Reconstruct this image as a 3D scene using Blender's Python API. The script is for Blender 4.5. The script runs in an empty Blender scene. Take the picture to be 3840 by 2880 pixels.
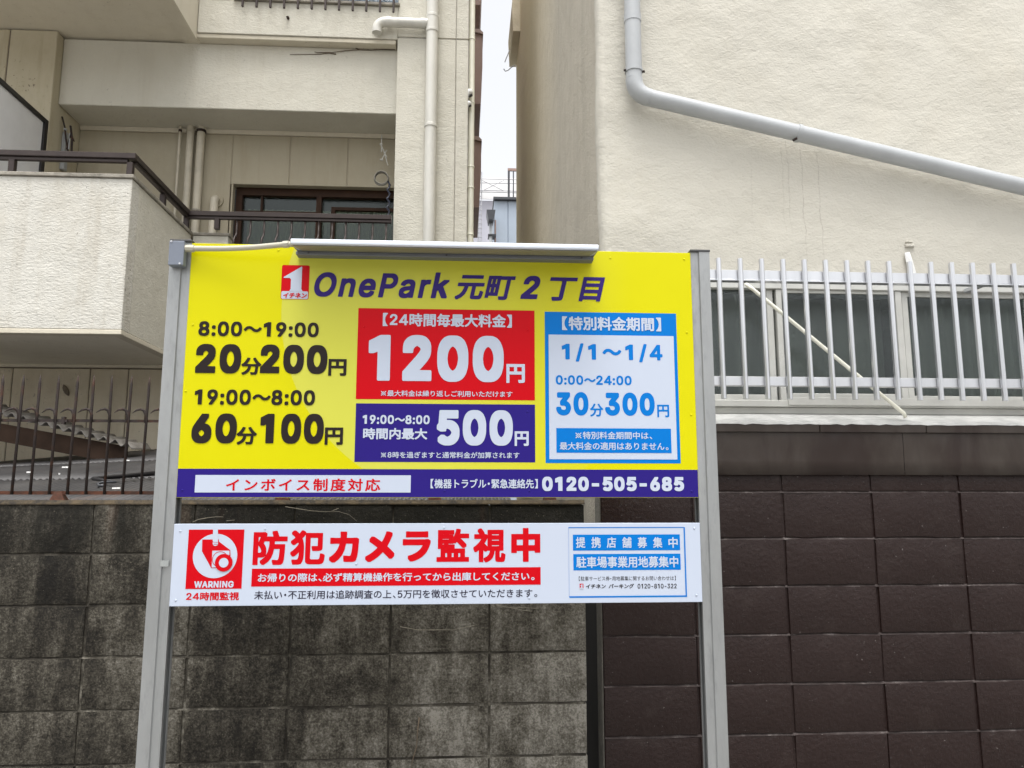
import bpy, bmesh, math, random
from mathutils import Vector, Matrix, noise
random.seed(7)
R = math.radians
S = bpy.context.scene
C = S.collection

# ---------------------------------------------------------------- camera, sky, sun, exposure
F = 2884.0; PITCH = R(8.4); YAW = R(3.5); EYE = 1.6      # focal length in photo pixels (3840 wide)
cd = bpy.data.cameras.new('camera'); cam = bpy.data.objects.new('camera', cd); C.objects.link(cam)
cd.sensor_width = 36; cd.lens = 36*F/3840; cd.clip_start = .05; cd.clip_end = 1000
cam.location = (0, 0, EYE); cam.rotation_euler = (R(90)+PITCH, 0, -YAW)
S.camera = cam
W = bpy.data.worlds.new('World'); S.world = W; W.use_nodes = True
wn = W.node_tree; bg = wn.nodes['Background']
sky = wn.nodes.new('ShaderNodeTexSky'); sky.sky_type = 'NISHITA'; sky.sun_disc = False
SUN_EL, SUN_AZ = R(75), R(185)                            # azimuth clockwise from +Y: high, behind the camera
sky.sun_elevation = SUN_EL; sky.sun_rotation = SUN_AZ
sky.air_density = 1.0; sky.dust_density = 6.0; sky.ozone_density = 1.0
hs = wn.nodes.new('ShaderNodeHueSaturation'); hs.inputs['Saturation'].default_value = .13
wn.links.new(sky.outputs[0], hs.inputs['Color']); wn.links.new(hs.outputs[0], bg.inputs[0])
bg.inputs[1].default_value = .15
sd = bpy.data.lights.new('sun', 'SUN'); sd.energy = .65; sd.angle = R(30); sd.color = (1, .97, .92)
so = bpy.data.objects.new('sun', sd); C.objects.link(so)
sv = Vector((math.sin(SUN_AZ)*math.cos(SUN_EL), math.cos(SUN_AZ)*math.cos(SUN_EL), math.sin(SUN_EL)))
so.rotation_euler = sv.to_track_quat('Z', 'Y').to_euler(); so.location = (0, -4, 8)
vs = S.view_settings; vs.view_transform = 'Standard'; vs.look = 'None'; vs.gamma = 1; vs.exposure = 1.2; vs.use_curve_mapping = False

# ---------------------------------------------------------------- helpers
def ray(x, y):
    a = (x-1920)/F; b = -(y-1440)/F
    fy = math.cos(PITCH)-b*math.sin(PITCH); fz = math.sin(PITCH)+b*math.cos(PITCH)
    return (a*math.cos(YAW)+fy*math.sin(YAW), -a*math.sin(YAW)+fy*math.cos(YAW), fz)
def at(x, y, D):                    # a measured photo point on the real plane Y = D -> (X, Z)
    r = ray(x, y); t = D/r[1]
    return (r[0]*t, EYE+r[2]*t)

def wloc(o):
    v = Vector((0, 0, 0))
    while o: v += Vector(o.location); o = o.parent
    return v
def link(name, me, parent=None, loc=(0, 0, 0)):
    o = bpy.data.objects.new(name, me); C.objects.link(o)
    if parent:
        o.parent = parent; o.location = Vector(loc)-wloc(parent)
    else: o.location = loc
    return o
def thing(name, label, cat, loc, group=None):
    o = bpy.data.objects.new(name, None); C.objects.link(o); o.location = loc; o.empty_display_size = .1
    o['label'] = label; o['category'] = cat
    if group: o['group'] = group
    return o
def tag(o, label, cat, group=None):
    o['label'] = label; o['category'] = cat
    if group: o['group'] = group
    return o
def copy_to(o, parent, loc):        # copy of one part, world location given for its origin
    c = o.copy(); C.objects.link(c); c.parent = parent; c.location = Vector(loc)-wloc(parent); return c

class MB:
    def __init__(s): s.v = []; s.f = []
    def add(s, vs, fs):
        n = len(s.v); s.v += [tuple(p) for p in vs]; s.f += [tuple(i+n for i in f) for f in fs]; return s
    def box(s, x0, x1, y0, y1, z0, z1):
        return s.add([(x0,y0,z0),(x1,y0,z0),(x1,y1,z0),(x0,y1,z0),(x0,y0,z1),(x1,y0,z1),(x1,y1,z1),(x0,y1,z1)],
                     [(0,3,2,1),(4,5,6,7),(0,1,5,4),(1,2,6,5),(2,3,7,6),(3,0,4,7)])
    def bbox(s, x0, x1, y0, y1, z0, z1, b=.003, seg=1):      # bevelled box
        bm = bmesh.new(); bmesh.ops.create_cube(bm, size=1)
        for v in bm.verts: v.co = Vector(((x0+x1)/2+v.co.x*(x1-x0), (y0+y1)/2+v.co.y*(y1-y0), (z0+z1)/2+v.co.z*(z1-z0)))
        bmesh.ops.bevel(bm, geom=list(bm.edges), offset=b, segments=seg, affect='EDGES', profile=.5)
        bm.verts.ensure_lookup_table(); bm.verts.index_update()
        s.add([v.co[:] for v in bm.verts], [[v.index for v in f.verts] for f in bm.faces]); bm.free(); return s
    def prism(s, poly, axis, a, b):                          # poly in the two other axes, extruded a..b
        def P(u, w, t): return {'x': (t, u, w), 'y': (u, t, w), 'z': (u, w, t)}[axis]
        n = len(poly)
        vs = [P(u, w, a) for u, w in poly]+[P(u, w, b) for u, w in poly]
        return s.add(vs, [tuple(range(n))[::-1], tuple(range(n, 2*n))]+[(i, (i+1)%n, n+(i+1)%n, n+i) for i in range(n)])
    def tube(s, pts, r, n=12, caps=True):                    # r a number or one per point
        pts = [Vector(p) for p in pts]; m = len(pts)
        rs = r if isinstance(r, (list, tuple)) else [r]*m
        vs = []; prev = None
        for i, p in enumerate(pts):
            d = (pts[min(i+1, m-1)]-pts[max(i-1, 0)]).normalized()
            u = (prev-d*prev.dot(d)) if prev else d.orthogonal()
            u.normalize(); prev = u; w = d.cross(u)
            vs += [p+(u*math.cos(2*math.pi*k/n)+w*math.sin(2*math.pi*k/n))*rs[i] for k in range(n)]
        fs = [(i*n+k, i*n+(k+1)%n, (i+1)*n+(k+1)%n, (i+1)*n+k) for i in range(m-1) for k in range(n)]
        if caps: fs += [tuple(range(n))[::-1], tuple(range((m-1)*n, m*n))]
        return s.add(vs, fs)
    def quad(s, a, b, c, d): return s.add([a, b, c, d], [(0, 1, 2, 3)])
    def mesh(s, name, m, smooth=False):
        me = bpy.data.meshes.new(name); me.from_pydata(s.v, [], s.f)
        me.materials.append(m)
        if smooth: me.polygons.foreach_set('use_smooth', [True]*len(me.polygons))
        me.update(); return me
    def build(s, name, m, parent=None, smooth=False, autosm=False):
        me = s.mesh(name, m, smooth or autosm)
        if autosm:
            bm = bmesh.new(); bm.from_mesh(me)
            bmesh.ops.recalc_face_normals(bm, faces=bm.faces)
            for e in bm.edges: e.smooth = e.is_manifold and e.calc_face_angle(0) < R(40)
            bm.to_mesh(me); bm.free()
        else:
            bm = bmesh.new(); bm.from_mesh(me); bmesh.ops.recalc_face_normals(bm, faces=bm.faces); bm.to_mesh(me); bm.free()
        return link(name, me, parent)

# ---------------------------------------------------------------- materials
class NT:
    def __init__(s, name):
        s.m = bpy.data.materials.new(name); s.m.use_nodes = True; s.t = s.m.node_tree
        s.b = s.t.nodes['Principled BSDF']; s.pos = s.t.nodes.new('ShaderNodeNewGeometry').outputs['Position']
        s.sp = None
    def n(s, ty, **k):
        o = s.t.nodes.new(ty)
        for a, v in k.items(): setattr(o, a, v)
        return o
    def l(s, a, b): s.t.links.new(a, b)
    def scaled(s, sc):
        mp = s.n('ShaderNodeMapping'); mp.inputs['Scale'].default_value = sc; s.l(s.pos, mp.inputs[0]); return mp.outputs[0]
    def noise(s, scale, det=4, rough=.55, sc=(1, 1, 1), dist=0):
        t = s.n('ShaderNodeTexNoise'); t.inputs['Scale'].default_value = scale; t.inputs['Detail'].default_value = det
        t.inputs['Roughness'].default_value = rough; t.inputs['Distortion'].default_value = dist
        s.l(s.scaled(sc), t.inputs['Vector']); return t.outputs['Fac']
    def ramp(s, fac, stops):
        r = s.n('ShaderNodeValToRGB'); e = r.color_ramp.elements
        while len(e) < len(stops): e.new(.5)
        for i, (p, c) in enumerate(stops):
            e[i].position = p; e[i].color = (c, c, c, 1) if not isinstance(c, tuple) else c+(1,)
        s.l(fac, r.inputs[0]); return r.outputs[0]
    def mix(s, fac, a, b, mode='MIX'):
        x = s.n('ShaderNodeMix', data_type='RGBA', blend_type=mode)
        for k, v in ((0, fac), (6, a), (7, b)):
            if isinstance(v, tuple): x.inputs[k].default_value = v+(1,)
            elif isinstance(v, (int, float)): x.inputs[k].default_value = v if k == 0 else (v, v, v, 1)
            else: s.l(v, x.inputs[k])
        return x.outputs[2]
    def math(s, op, a, b=0.0, c=None, clamp=False):
        x = s.n('ShaderNodeMath', operation=op); x.use_clamp = clamp
        for k, v in enumerate((a, b, c)):
            if v is None: continue
            if isinstance(v, (int, float)): x.inputs[k].default_value = v
            else: s.l(v, x.inputs[k])
        return x.outputs[0]
    def xyz(s):
        if not s.sp: s.sp = s.n('ShaderNodeSeparateXYZ'); s.l(s.pos, s.sp.inputs[0])
        return s.sp.outputs
    def band(s, v, a, b):            # 0 below a, 1 above b
        m = s.n('ShaderNodeMapRange'); m.inputs[1].default_value = a; m.inputs[2].default_value = b
        if isinstance(v, (int, float)): m.inputs[0].default_value = v
        else: s.l(v, m.inputs[0])
        return m.outputs[0]
    def bump(s, h, dist, prev=None, strength=1):
        b = s.n('ShaderNodeBump'); b.inputs['Strength'].default_value = strength; b.inputs['Distance'].default_value = dist
        s.l(h, b.inputs['Height'])
        if prev: s.l(prev, b.inputs['Normal'])
        s.l(b.outputs[0], s.b.inputs['Normal']); return b.outputs[0]
    def col(s, c):
        if isinstance(c, tuple): s.b.inputs['Base Color'].default_value = c+(1,)
        else: s.l(c, s.b.inputs['Base Color'])
    def fin(s, rough=.6, metal=0, spec=.5):
        s.b.inputs['Metallic'].default_value = metal; s.b.inputs['Specular IOR Level'].default_value = spec
        if isinstance(rough, (int, float)): s.b.inputs['Roughness'].default_value = rough
        else: s.l(rough, s.b.inputs['Roughness'])
        return s.m

def plain(name, c, rough=.5, metal=0, var=.12, vs_=8, bump=0, bscale=60, sc=(1, 1, 1), spec=.5):
    t = NT(name); d = tuple(x*(1-var) for x in c); e = tuple(min(1, x*(1+var)) for x in c)
    if var: t.col(t.mix(t.ramp(t.noise(vs_, 5, .6, sc), [(.3, 0.0), (.7, 1.0)]), d, e))
    else: t.col(c)
    if bump: t.bump(t.noise(bscale, 3, .6, sc), bump)
    return t.fin(rough, metal, spec)

def stucco(name, c, ripple=.0035, grime=.5, lump=.004, spk=True, sides=None):
    t = NT(name)
    base = t.mix(t.noise(1.7, 4, .6), tuple(x*.90 for x in c), tuple(x*1.06 for x in c))
    blot = t.ramp(t.noise(5.5, 6, .7, (1, 1, .5)), [(.45, 0.0), (.75, 1.0)])
    base = t.mix(t.math('MULTIPLY', blot, .22*grime), base, (c[0]*.62, c[1]*.55, c[2]*.43))
    run = t.ramp(t.noise(9, 4, .65, (1.3, 1.3, .10)), [(.52, 0.0), (.72, 1.0)])
    base = t.mix(t.math('MULTIPLY', run, .22*grime), base, (c[0]*.55, c[1]*.48, c[2]*.38))
    if spk:
        sp = t.ramp(t.noise(38, 2, .5), [(.66, 0.0), (.72, 1.0)])
        sp = t.math('MULTIPLY', sp, t.ramp(t.noise(3, 3, .6), [(.5, 0.0), (.62, .5)]))
        base = t.mix(t.math('MULTIPLY', sp, grime), base, (.08, .06, .05))
    t.col(base)
    b = t.bump(t.noise(6, 3, .5), lump*3)
    b = t.bump(t.noise(48, 3, .62, (.75, .75, 1.5), .6), ripple, b)
    t.bump(t.noise(190, 2, .5), ripple*.25, b)
    return t.fin(.82, 0, .25)
# outlines of the bold lettering: (character, weight, corner) -> advance, contours
OUT={
('0', 0.04, 6):(670,'299,-50 266,-47 225,-37 189,-21 160,-3 125,29 106,55 82,93 63,138 56,162 50,183 38,246 32,316 33,462 38,507 44,540 51,573 64,617 81,655 102,693 126,722 159,754 189,774 231,792 274,801 315,804 371,803 405,800 443,791 483,773 510,755 545,724 565,698 584,665 609,609 621,567 633,510 639,452 640,411 638,288 632,236 625,201 607,137 591,98 574,68 568,57 541,24 512,-2 483,-20 443,-38 398,-48 370,-50|332,117 336,116 355,121 376,132 395,146 411,162 425,185 439,212 458,279 464,311 469,368 468,403 459,474 439,542 411,591 395,607 376,622 360,630 340,637 333,637 315,632 293,621 268,599 245,567 233,543 221,510 212,473 203,399 203,353 212,281 221,244 233,211 245,186 253,174 278,144 296,130 315,121'),
('1', 0.04, 6):(670,'295,-40 288,-39 282,-35 278,-22 277,531 167,488 156,486 103,487 96,492 93,505 93,672 96,685 113,695 275,773 324,796 333,798 480,797 488,796 495,792 499,778 497,-30 492,-37 480,-40'),
('2', 0.04, 6):(670,'72,-40 65,-39 58,-35 54,-22 54,90 57,103 306,370 338,402 366,434 406,486 423,518 432,547 427,567 418,587 401,608 386,618 360,632 335,638 326,638 302,631 278,618 269,612 252,593 238,568 231,548 227,507 222,499 209,496 68,497 60,502 57,514 58,580 65,627 75,659 89,687 109,715 148,753 178,771 210,786 240,795 304,803 354,804 384,801 426,795 464,783 488,772 511,757 555,716 571,693 584,669 596,637 603,595 604,527 599,484 588,440 574,410 546,366 514,323 465,267 331,125 597,124 610,121 615,114 616,106 615,-30 610,-37 597,-40'),
('3', 0.04, 6):(670,'277,-50 226,-44 197,-37 179,-30 134,-9 111,8 84,32 64,55 37,108 28,143 26,165 26,217 30,230 36,234 44,235 191,234 196,231 200,225 204,204 214,179 223,163 234,151 269,128 316,115 356,121 377,129 405,146 429,171 436,185 442,203 445,213 443,225 430,257 413,280 393,297 377,307 356,316 330,322 304,326 282,327 211,327 199,330 194,338 194,473 199,481 328,629 83,629 70,633 65,640 64,648 64,774 67,787 74,792 571,793 584,790 589,783 591,662 587,649 426,465 456,459 485,448 517,430 538,416 568,388 587,361 603,333 621,268 622,183 619,153 612,125 602,97 585,65 567,40 534,9 517,-4 484,-23 433,-40 384,-49'),
('4', 0.04, 6):(670,'406,-40 399,-39 393,-35 389,-22 388,125 19,126 6,130 2,136 1,144 1,272 4,285 11,290 29,293 332,736 367,788 377,796 541,798 550,796 557,791 561,778 561,293 563,292 664,290 673,285 676,273 676,145 672,132 665,127 657,126 561,125 561,-21 557,-35 550,-39 542,-40|256,292 389,292 389,487 385,484'),
('8', 0.04, 6):(670,'287,-50 237,-43 201,-35 173,-24 142,-8 115,12 88,38 59,80 46,111 39,140 37,160 37,238 43,278 50,302 69,341 92,372 120,398 101,422 86,446 73,479 67,503 63,538 63,587 65,607 72,647 97,701 111,720 135,743 158,760 180,773 210,787 246,796 302,803 366,803 382,801 424,796 453,789 491,772 514,758 534,742 554,722 570,702 587,671 597,647 605,587 605,537 601,504 596,479 584,448 568,422 549,398 571,378 588,359 606,330 621,297 632,246 633,174 631,153 623,111 613,86 597,59 580,38 554,11 529,-7 487,-28 468,-35 433,-43 381,-50|329,115 340,114 373,120 404,134 420,146 441,168 448,182 455,204 454,214 446,235 430,258 416,272 387,292 365,300 339,306 324,305 304,300 282,292 264,281 239,259 231,248 220,229 213,208 218,190 228,169 250,146 265,134 283,125 296,120|330,471 344,471 374,482 395,497 416,521 429,553 425,574 418,589 400,611 388,620 370,629 339,638 329,638 308,633 281,620 260,601 250,585 244,574 239,558 245,535 261,509 268,501 295,482'),
('9', 0.04, 6):(670,'170,-40 159,-37 153,-30 153,30 300,248 269,250 228,256 195,268 169,280 122,314 93,352 70,395 61,425 56,462 55,565 62,615 71,646 102,702 126,729 155,754 211,785 241,794 268,799 305,803 353,804 387,801 430,794 459,784 483,773 521,750 546,725 564,703 582,676 597,643 607,613 613,580 615,558 615,474 609,428 591,369 569,323 536,265 503,214 332,-35 326,-39 318,-40|331,403 343,404 366,411 381,419 407,440 428,471 438,496 443,517 441,532 434,555 420,582 407,599 394,612 379,623 360,632 340,638 324,637 292,623 277,612 259,595 251,586 240,566 235,554 227,522 237,481 243,467 254,451 275,430 291,418 305,411'),
(':', 0.04, 6):(278,'103,-46 85,-40 69,-32 61,-25 48,-11 37,12 34,26 34,94 40,118 48,132 63,149 70,154 97,166 114,169 178,167 196,162 214,153 234,133 243,117 248,87 248,33 243,5 236,-9 224,-23 212,-33 198,-40 176,-46|109,362 88,366 69,375 48,396 37,419 34,433 35,510 40,525 50,544 63,556 86,570 113,576 172,575 197,570 217,558 235,540 243,524 248,494 248,440 243,412 236,398 224,384 212,374 198,367 171,362'),
('W', 0.045, 6):(1015,'204,-45 191,-42 187,-38 184,-30 -19,713 -21,725 -21,778 -19,789 -14,795 1,798 145,798 157,796 164,790 287,321 410,790 418,796 430,798 586,798 600,795 607,785 727,324 729,321 730,322 743,373 850,791 857,796 868,798 1016,798 1029,795 1033,791 1035,785 1035,717 832,-21 828,-34 822,-42 808,-46 650,-46 638,-43 631,-38 508,417 382,-38 376,-43 365,-45'),
('A', 0.045, 6):(710,'-2,-45 -14,-42 -21,-33 -21,33 253,787 259,794 274,798 432,798 444,796 450,791 575,452 729,34 730,-25 728,-36 724,-42 709,-46 561,-46 546,-42 541,-36 470,165 242,166 238,163 169,-36 165,-42 150,-46|302,340 407,340 367,454 354,494 353,496 351,494 327,414'),
('R', 0.045, 6):(665,'63,-45 53,-43 47,-39 43,-24 43,777 46,789 50,794 65,798 378,798 461,790 503,777 532,765 558,749 588,723 605,703 634,649 643,619 649,578 649,476 649,464 643,423 633,392 625,375 604,339 582,314 562,298 677,34 678,-25 676,-36 672,-42 657,-46 499,-46 485,-42 479,-35 350,181 230,-33 223,-42 209,-46|231,423 329,422 364,426 404,438 419,446 433,457 444,470 454,486 462,512 463,523 458,547 452,562 430,590 405,608 366,620 335,624 231,623'),
('N', 0.045, 6):(774,'63,-45 53,-43 47,-39 43,-24 43,777 47,791 53,796 65,798 225,798 240,794 250,781 545,318 545,777 548,789 553,795 566,798 709,798 724,794 728,789 730,777 730,-24 727,-38 721,-43 709,-46 549,-46 534,-42 231,434 230,-24 228,-36 223,-42 210,-45'),
('I', 0.045, 6):(296,'70,-45 60,-43 55,-39 51,-24 52,801 54,807 58,811 71,814 218,814 228,812 234,808 238,793 237,-32 234,-38 230,-42 217,-45'),
('G', 0.045, 6):(770,'356,-55 324,-53 270,-43 224,-27 185,-7 146,22 112,57 83,94 59,136 41,181 25,236 17,294 15,332 15,419 17,459 26,522 42,574 59,618 85,663 110,696 129,715 147,732 183,759 225,781 267,796 313,805 368,809 417,809 461,806 485,803 533,791 565,779 593,765 614,753 651,722 678,696 693,674 717,636 730,607 738,581 747,543 747,492 743,479 737,473 725,471 580,471 568,473 562,479 550,509 531,543 520,559 499,582 476,600 456,610 417,625 399,627 387,627 365,623 338,614 311,599 282,577 263,559 244,531 228,503 214,465 205,429 200,392 200,361 205,323 215,284 228,251 244,223 264,196 286,173 310,155 335,141 372,129 391,125 405,125 425,128 450,136 473,147 494,161 519,184 543,219 546,226 543,228 387,250 377,256 374,271 374,404 377,417 381,421 387,423 731,424 743,422 749,417 753,404 753,268 750,226 742,178 728,135 709,97 688,65 656,30 629,7 598,-13 579,-22 556,-32 513,-45 466,-53 437,-55'),
('0', 0.062, 6):(670,'288,-72 253,-69 214,-60 173,-43 142,-24 104,11 85,37 61,75 42,121 28,170 17,226 10,305 11,473 17,527 22,553 30,590 44,637 61,675 81,711 105,740 127,762 141,775 171,795 218,814 254,822 303,826 382,825 418,822 460,812 501,794 528,776 566,742 586,716 605,683 630,626 643,580 654,530 661,463 662,422 660,277 654,223 647,188 627,117 610,76 589,40 559,3 530,-22 514,-33 493,-45 460,-59 409,-70 381,-72|333,143 340,143 355,150 377,167 390,180 410,214 419,232 425,250 436,292 446,361 446,392 439,449 428,494 419,522 390,574 358,601 338,611 333,611 314,602 296,588 281,572 266,549 253,523 242,493 234,460 225,388 225,364 234,294 242,261 253,231 266,204 290,172 311,153'),
('1', 0.062, 6):(670,'284,-62 268,-59 261,-53 256,-33 256,494 176,465 100,464 83,467 76,473 72,483 71,494 71,683 74,701 81,709 287,808 307,817 321,819 490,820 510,815 516,809 518,804 521,789 521,-32 516,-52 510,-58 500,-61'),
('2', 0.062, 6):(670,'61,-62 42,-58 36,-52 33,-42 32,101 36,121 328,432 383,501 402,536 406,548 398,568 383,586 353,606 331,614 320,610 293,595 276,580 270,572 253,534 249,493 246,484 240,478 220,474 66,474 51,476 45,478 39,484 35,503 36,591 38,613 45,648 55,679 72,711 88,732 101,747 136,778 185,804 226,817 293,825 334,826 373,825 439,817 477,806 506,793 535,774 576,734 596,704 607,683 613,666 622,630 625,606 626,516 618,455 611,429 602,406 587,378 556,332 535,305 486,249 390,147 608,146 628,142 635,134 638,117 638,-32 636,-47 634,-52 628,-58 608,-62'),
('5', 0.062, 6):(670,'270,-73 228,-67 211,-63 159,-45 119,-23 97,-7 72,16 65,24 62,41 62,107 65,124 71,132 142,193 161,198 237,197 246,194 279,167 314,150 329,146 351,153 388,173 413,196 424,212 436,234 442,248 431,273 418,294 399,315 365,338 342,348 329,351 312,347 298,340 293,294 291,288 283,282 266,279 224,279 208,276 133,277 123,280 44,328 37,336 34,354 34,419 36,434 55,463 78,487 80,492 100,780 104,807 113,817 130,820 246,820 601,820 619,817 627,810 632,789 632,637 628,619 622,611 601,607 310,607 308,593 308,572 309,571 393,570 445,561 478,551 510,537 536,522 564,501 596,470 616,444 634,414 646,387 657,352 664,317 666,290 666,201 662,164 653,130 640,95 624,65 604,36 571,3 549,-16 520,-34 489,-49 451,-62 412,-70 382,-73'),
('6', 0.062, 6):(670,'290,-72 259,-69 219,-61 189,-52 158,-36 131,-18 100,11 67,56 49,97 40,130 34,169 33,291 39,338 47,370 58,402 71,434 94,477 160,579 315,806 323,812 340,815 505,815 518,814 528,811 534,805 536,800 538,785 538,721 536,706 414,526 464,516 493,507 521,494 544,478 579,444 590,432 606,407 618,379 627,350 636,302 637,177 630,126 616,84 603,57 585,29 557,-3 512,-37 481,-52 453,-62 413,-70 389,-72|332,140 344,141 355,147 376,162 386,171 405,199 414,218 418,233 414,249 405,267 387,293 359,315 336,326 328,324 308,314 283,294 263,267 254,248 250,234 254,219 263,201 283,171 303,155'),
('8', 0.062, 6):(670,'276,-72 224,-65 184,-56 153,-44 124,-29 97,-9 67,20 38,62 25,94 17,127 15,149 15,249 20,290 30,322 48,359 82,401 64,430 52,462 45,490 41,528 41,599 45,635 52,667 76,719 90,738 117,764 140,781 162,794 199,810 228,817 260,822 292,825 377,825 393,823 437,818 470,810 499,798 532,779 552,763 575,740 591,720 607,691 617,667 623,635 627,599 627,526 624,498 618,466 611,445 604,428 587,401 609,377 627,348 641,317 649,287 653,266 655,240 655,163 652,133 643,91 631,62 618,40 601,20 572,-10 547,-28 529,-38 485,-56 416,-70 391,-72|335,138 361,143 386,156 402,167 419,186 429,207 417,230 401,248 387,260 367,272 335,282 302,272 282,260 263,244 252,230 239,207 249,187 256,177 283,156 311,142|331,497 338,496 354,502 378,518 395,539 403,557 397,571 379,592 370,599 336,614 326,612 299,599 281,582 265,556 272,542 286,522 313,503'),
('3', 0.062, 6):(670,'266,-72 228,-68 200,-63 171,-55 145,-44 116,-30 97,-16 71,5 49,28 33,54 18,85 7,123 4,154 4,227 8,247 16,254 33,257 193,257 211,254 220,245 229,209 250,175 279,153 294,146 320,139 342,143 355,148 387,167 408,190 416,205 419,217 409,239 392,262 375,276 351,290 335,296 291,304 191,306 181,309 175,315 171,336 171,475 173,490 178,499 272,607 72,607 54,610 46,618 43,628 42,694 43,795 47,806 52,811 62,814 582,815 602,811 608,805 610,800 613,785 613,651 609,633 476,480 509,466 535,451 565,429 589,406 608,379 623,353 642,288 644,257 644,172 641,140 633,108 622,77 606,47 588,22 552,-12 535,-25 504,-43 450,-61 404,-70 379,-72'),
('-', 0.062, 6):(670,'135,216 119,219 111,225 106,245 106,393 109,410 117,419 137,423 533,423 549,420 556,413 561,393 561,245 558,228 551,220 531,216'),
('1', 0.045, 2):(670,'313,-45 299,-41 286,-32 277,-19 273,-4 273,531 269,531 151,484 138,481 119,483 102,493 92,507 88,522 88,655 90,665 96,677 110,690 265,765 335,798 350,802 461,802 477,798 490,790 499,776 504,761 502,-10 497,-23 490,-32 477,-41 462,-45'),
('2', 0.045, 2):(670,'90,-45 76,-41 63,-32 55,-23 50,-10 49,73 55,92 69,109 295,351 342,399 381,444 404,475 421,507 428,534 428,555 425,577 416,598 405,610 392,619 373,629 347,634 326,635 302,632 289,628 267,616 251,601 236,567 231,522 225,510 214,499 202,493 192,491 94,491 79,495 66,503 58,513 54,522 52,533 54,575 62,615 73,648 93,685 109,706 126,726 162,757 189,773 216,786 255,799 300,806 340,808 401,801 441,790 477,774 503,757 528,736 556,707 573,682 589,652 600,621 607,587 609,546 605,509 592,456 576,421 546,374 510,326 461,270 329,130 579,130 597,124 608,116 613,110 619,98 621,88 621,-3 619,-14 615,-23 607,-33 595,-41 580,-45'),
('3', 0.045, 2):(670,'295,-55 246,-49 213,-41 190,-32 145,-11 119,8 92,30 75,49 62,66 36,116 23,161 21,199 25,214 33,226 43,234 52,238 63,240 165,240 184,234 198,221 204,209 212,176 225,154 250,134 277,124 304,119 326,119 375,126 405,140 428,162 433,172 441,198 442,219 439,243 434,256 425,272 402,297 372,312 336,319 299,322 229,322 219,324 201,336 194,345 189,358 188,447 194,466 331,624 100,624 85,628 76,635 65,647 59,666 59,757 63,772 71,784 81,792 90,796 101,798 554,798 569,794 582,786 589,776 593,767 596,756 596,679 589,660 422,468 443,462 476,449 506,432 534,413 564,385 583,359 602,328 616,288 626,250 626,179 612,129 604,108 587,76 563,43 535,16 509,-4 483,-20 439,-38 395,-49 351,-55'),
('/', 0.045, 2):(369,'16,-158 -2,-152 -17,-138 -23,-126 -25,-116 -24,-102 220,803 232,821 241,828 254,833 352,834 370,828 384,815 390,803 392,793 391,776 148,-126 137,-145 128,-152 115,-157'),
('4', 0.045, 2):(670,'424,-45 410,-41 397,-32 390,-23 385,-10 383,120 37,121 22,125 9,134 0,147 -4,162 -4,255 2,274 9,283 18,290 38,298 330,725 372,786 384,796 393,800 404,802 524,802 543,796 557,783 564,771 566,760 566,298 568,296 639,296 649,294 658,290 668,282 677,270 681,255 681,162 677,147 668,134 654,125 639,121 566,120 566,-4 562,-19 553,-32 539,-41 524,-45|254,297 384,297 384,488'),
('0', 0.045, 2):(670,'317,-55 291,-53 241,-41 200,-23 168,-3 129,32 106,63 80,104 59,154 45,203 34,257 27,333 28,444 33,489 39,521 47,557 60,601 79,644 100,682 130,719 167,754 200,776 236,792 292,806 332,809 353,808 380,806 427,795 472,775 502,755 533,728 565,690 572,679 595,636 611,599 626,547 638,492 644,434 644,318 638,261 626,206 611,153 593,109 576,79 568,65 539,29 501,-4 472,-22 427,-42 380,-53|330,120 355,120 385,132 413,157 423,174 436,199 453,259 459,293 464,350 464,403 459,460 452,499 436,555 412,597 399,610 385,621 371,628 341,635 316,633 285,621 264,602 247,578 235,554 227,532 218,498 212,457 207,391 208,335 214,282 225,228 235,200 253,166 275,140 285,132 300,125 317,120'),
(':', 0.045, 2):(278,'121,-51 107,-47 80,-34 64,-21 48,-3 37,18 30,38 29,77 36,102 44,118 56,135 78,154 95,163 117,171 132,174 160,172 180,166 203,155 219,143 234,125 245,106 250,89 253,70 252,43 247,21 238,2 222,-18 204,-33 187,-42 164,-50|127,357 101,363 80,373 64,386 48,404 37,425 30,445 29,484 36,509 45,528 67,553 89,568 105,575 131,581 154,580 181,574 192,569 213,555 227,542 237,529 247,508 253,477 253,458 247,428 238,409 222,389 213,381 201,372 179,362 153,357'),
('3', 0.065, 2):(670,'294,-75 251,-70 226,-65 198,-57 165,-43 138,-30 111,-12 71,24 46,54 33,76 16,112 3,160 1,200 5,218 13,233 23,244 36,253 49,258 62,260 165,260 178,258 199,248 214,233 224,212 230,185 242,165 259,152 270,147 305,139 326,139 369,145 393,156 408,169 415,181 421,200 422,218 416,247 409,260 399,272 390,280 373,290 352,296 321,301 228,302 216,304 203,309 190,318 180,330 172,345 168,363 168,447 170,460 175,473 186,489 286,604 100,604 87,606 69,614 54,627 43,647 39,667 39,758 43,776 51,791 62,803 74,811 93,817 555,818 573,814 593,803 603,791 611,776 616,758 616,679 613,666 608,653 598,637 458,478 485,467 513,451 555,421 581,396 605,362 622,333 633,301 643,263 647,230 646,178 630,120 621,97 606,69 580,32 551,3 521,-20 490,-39 442,-58 402,-68 352,-75'),
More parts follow.
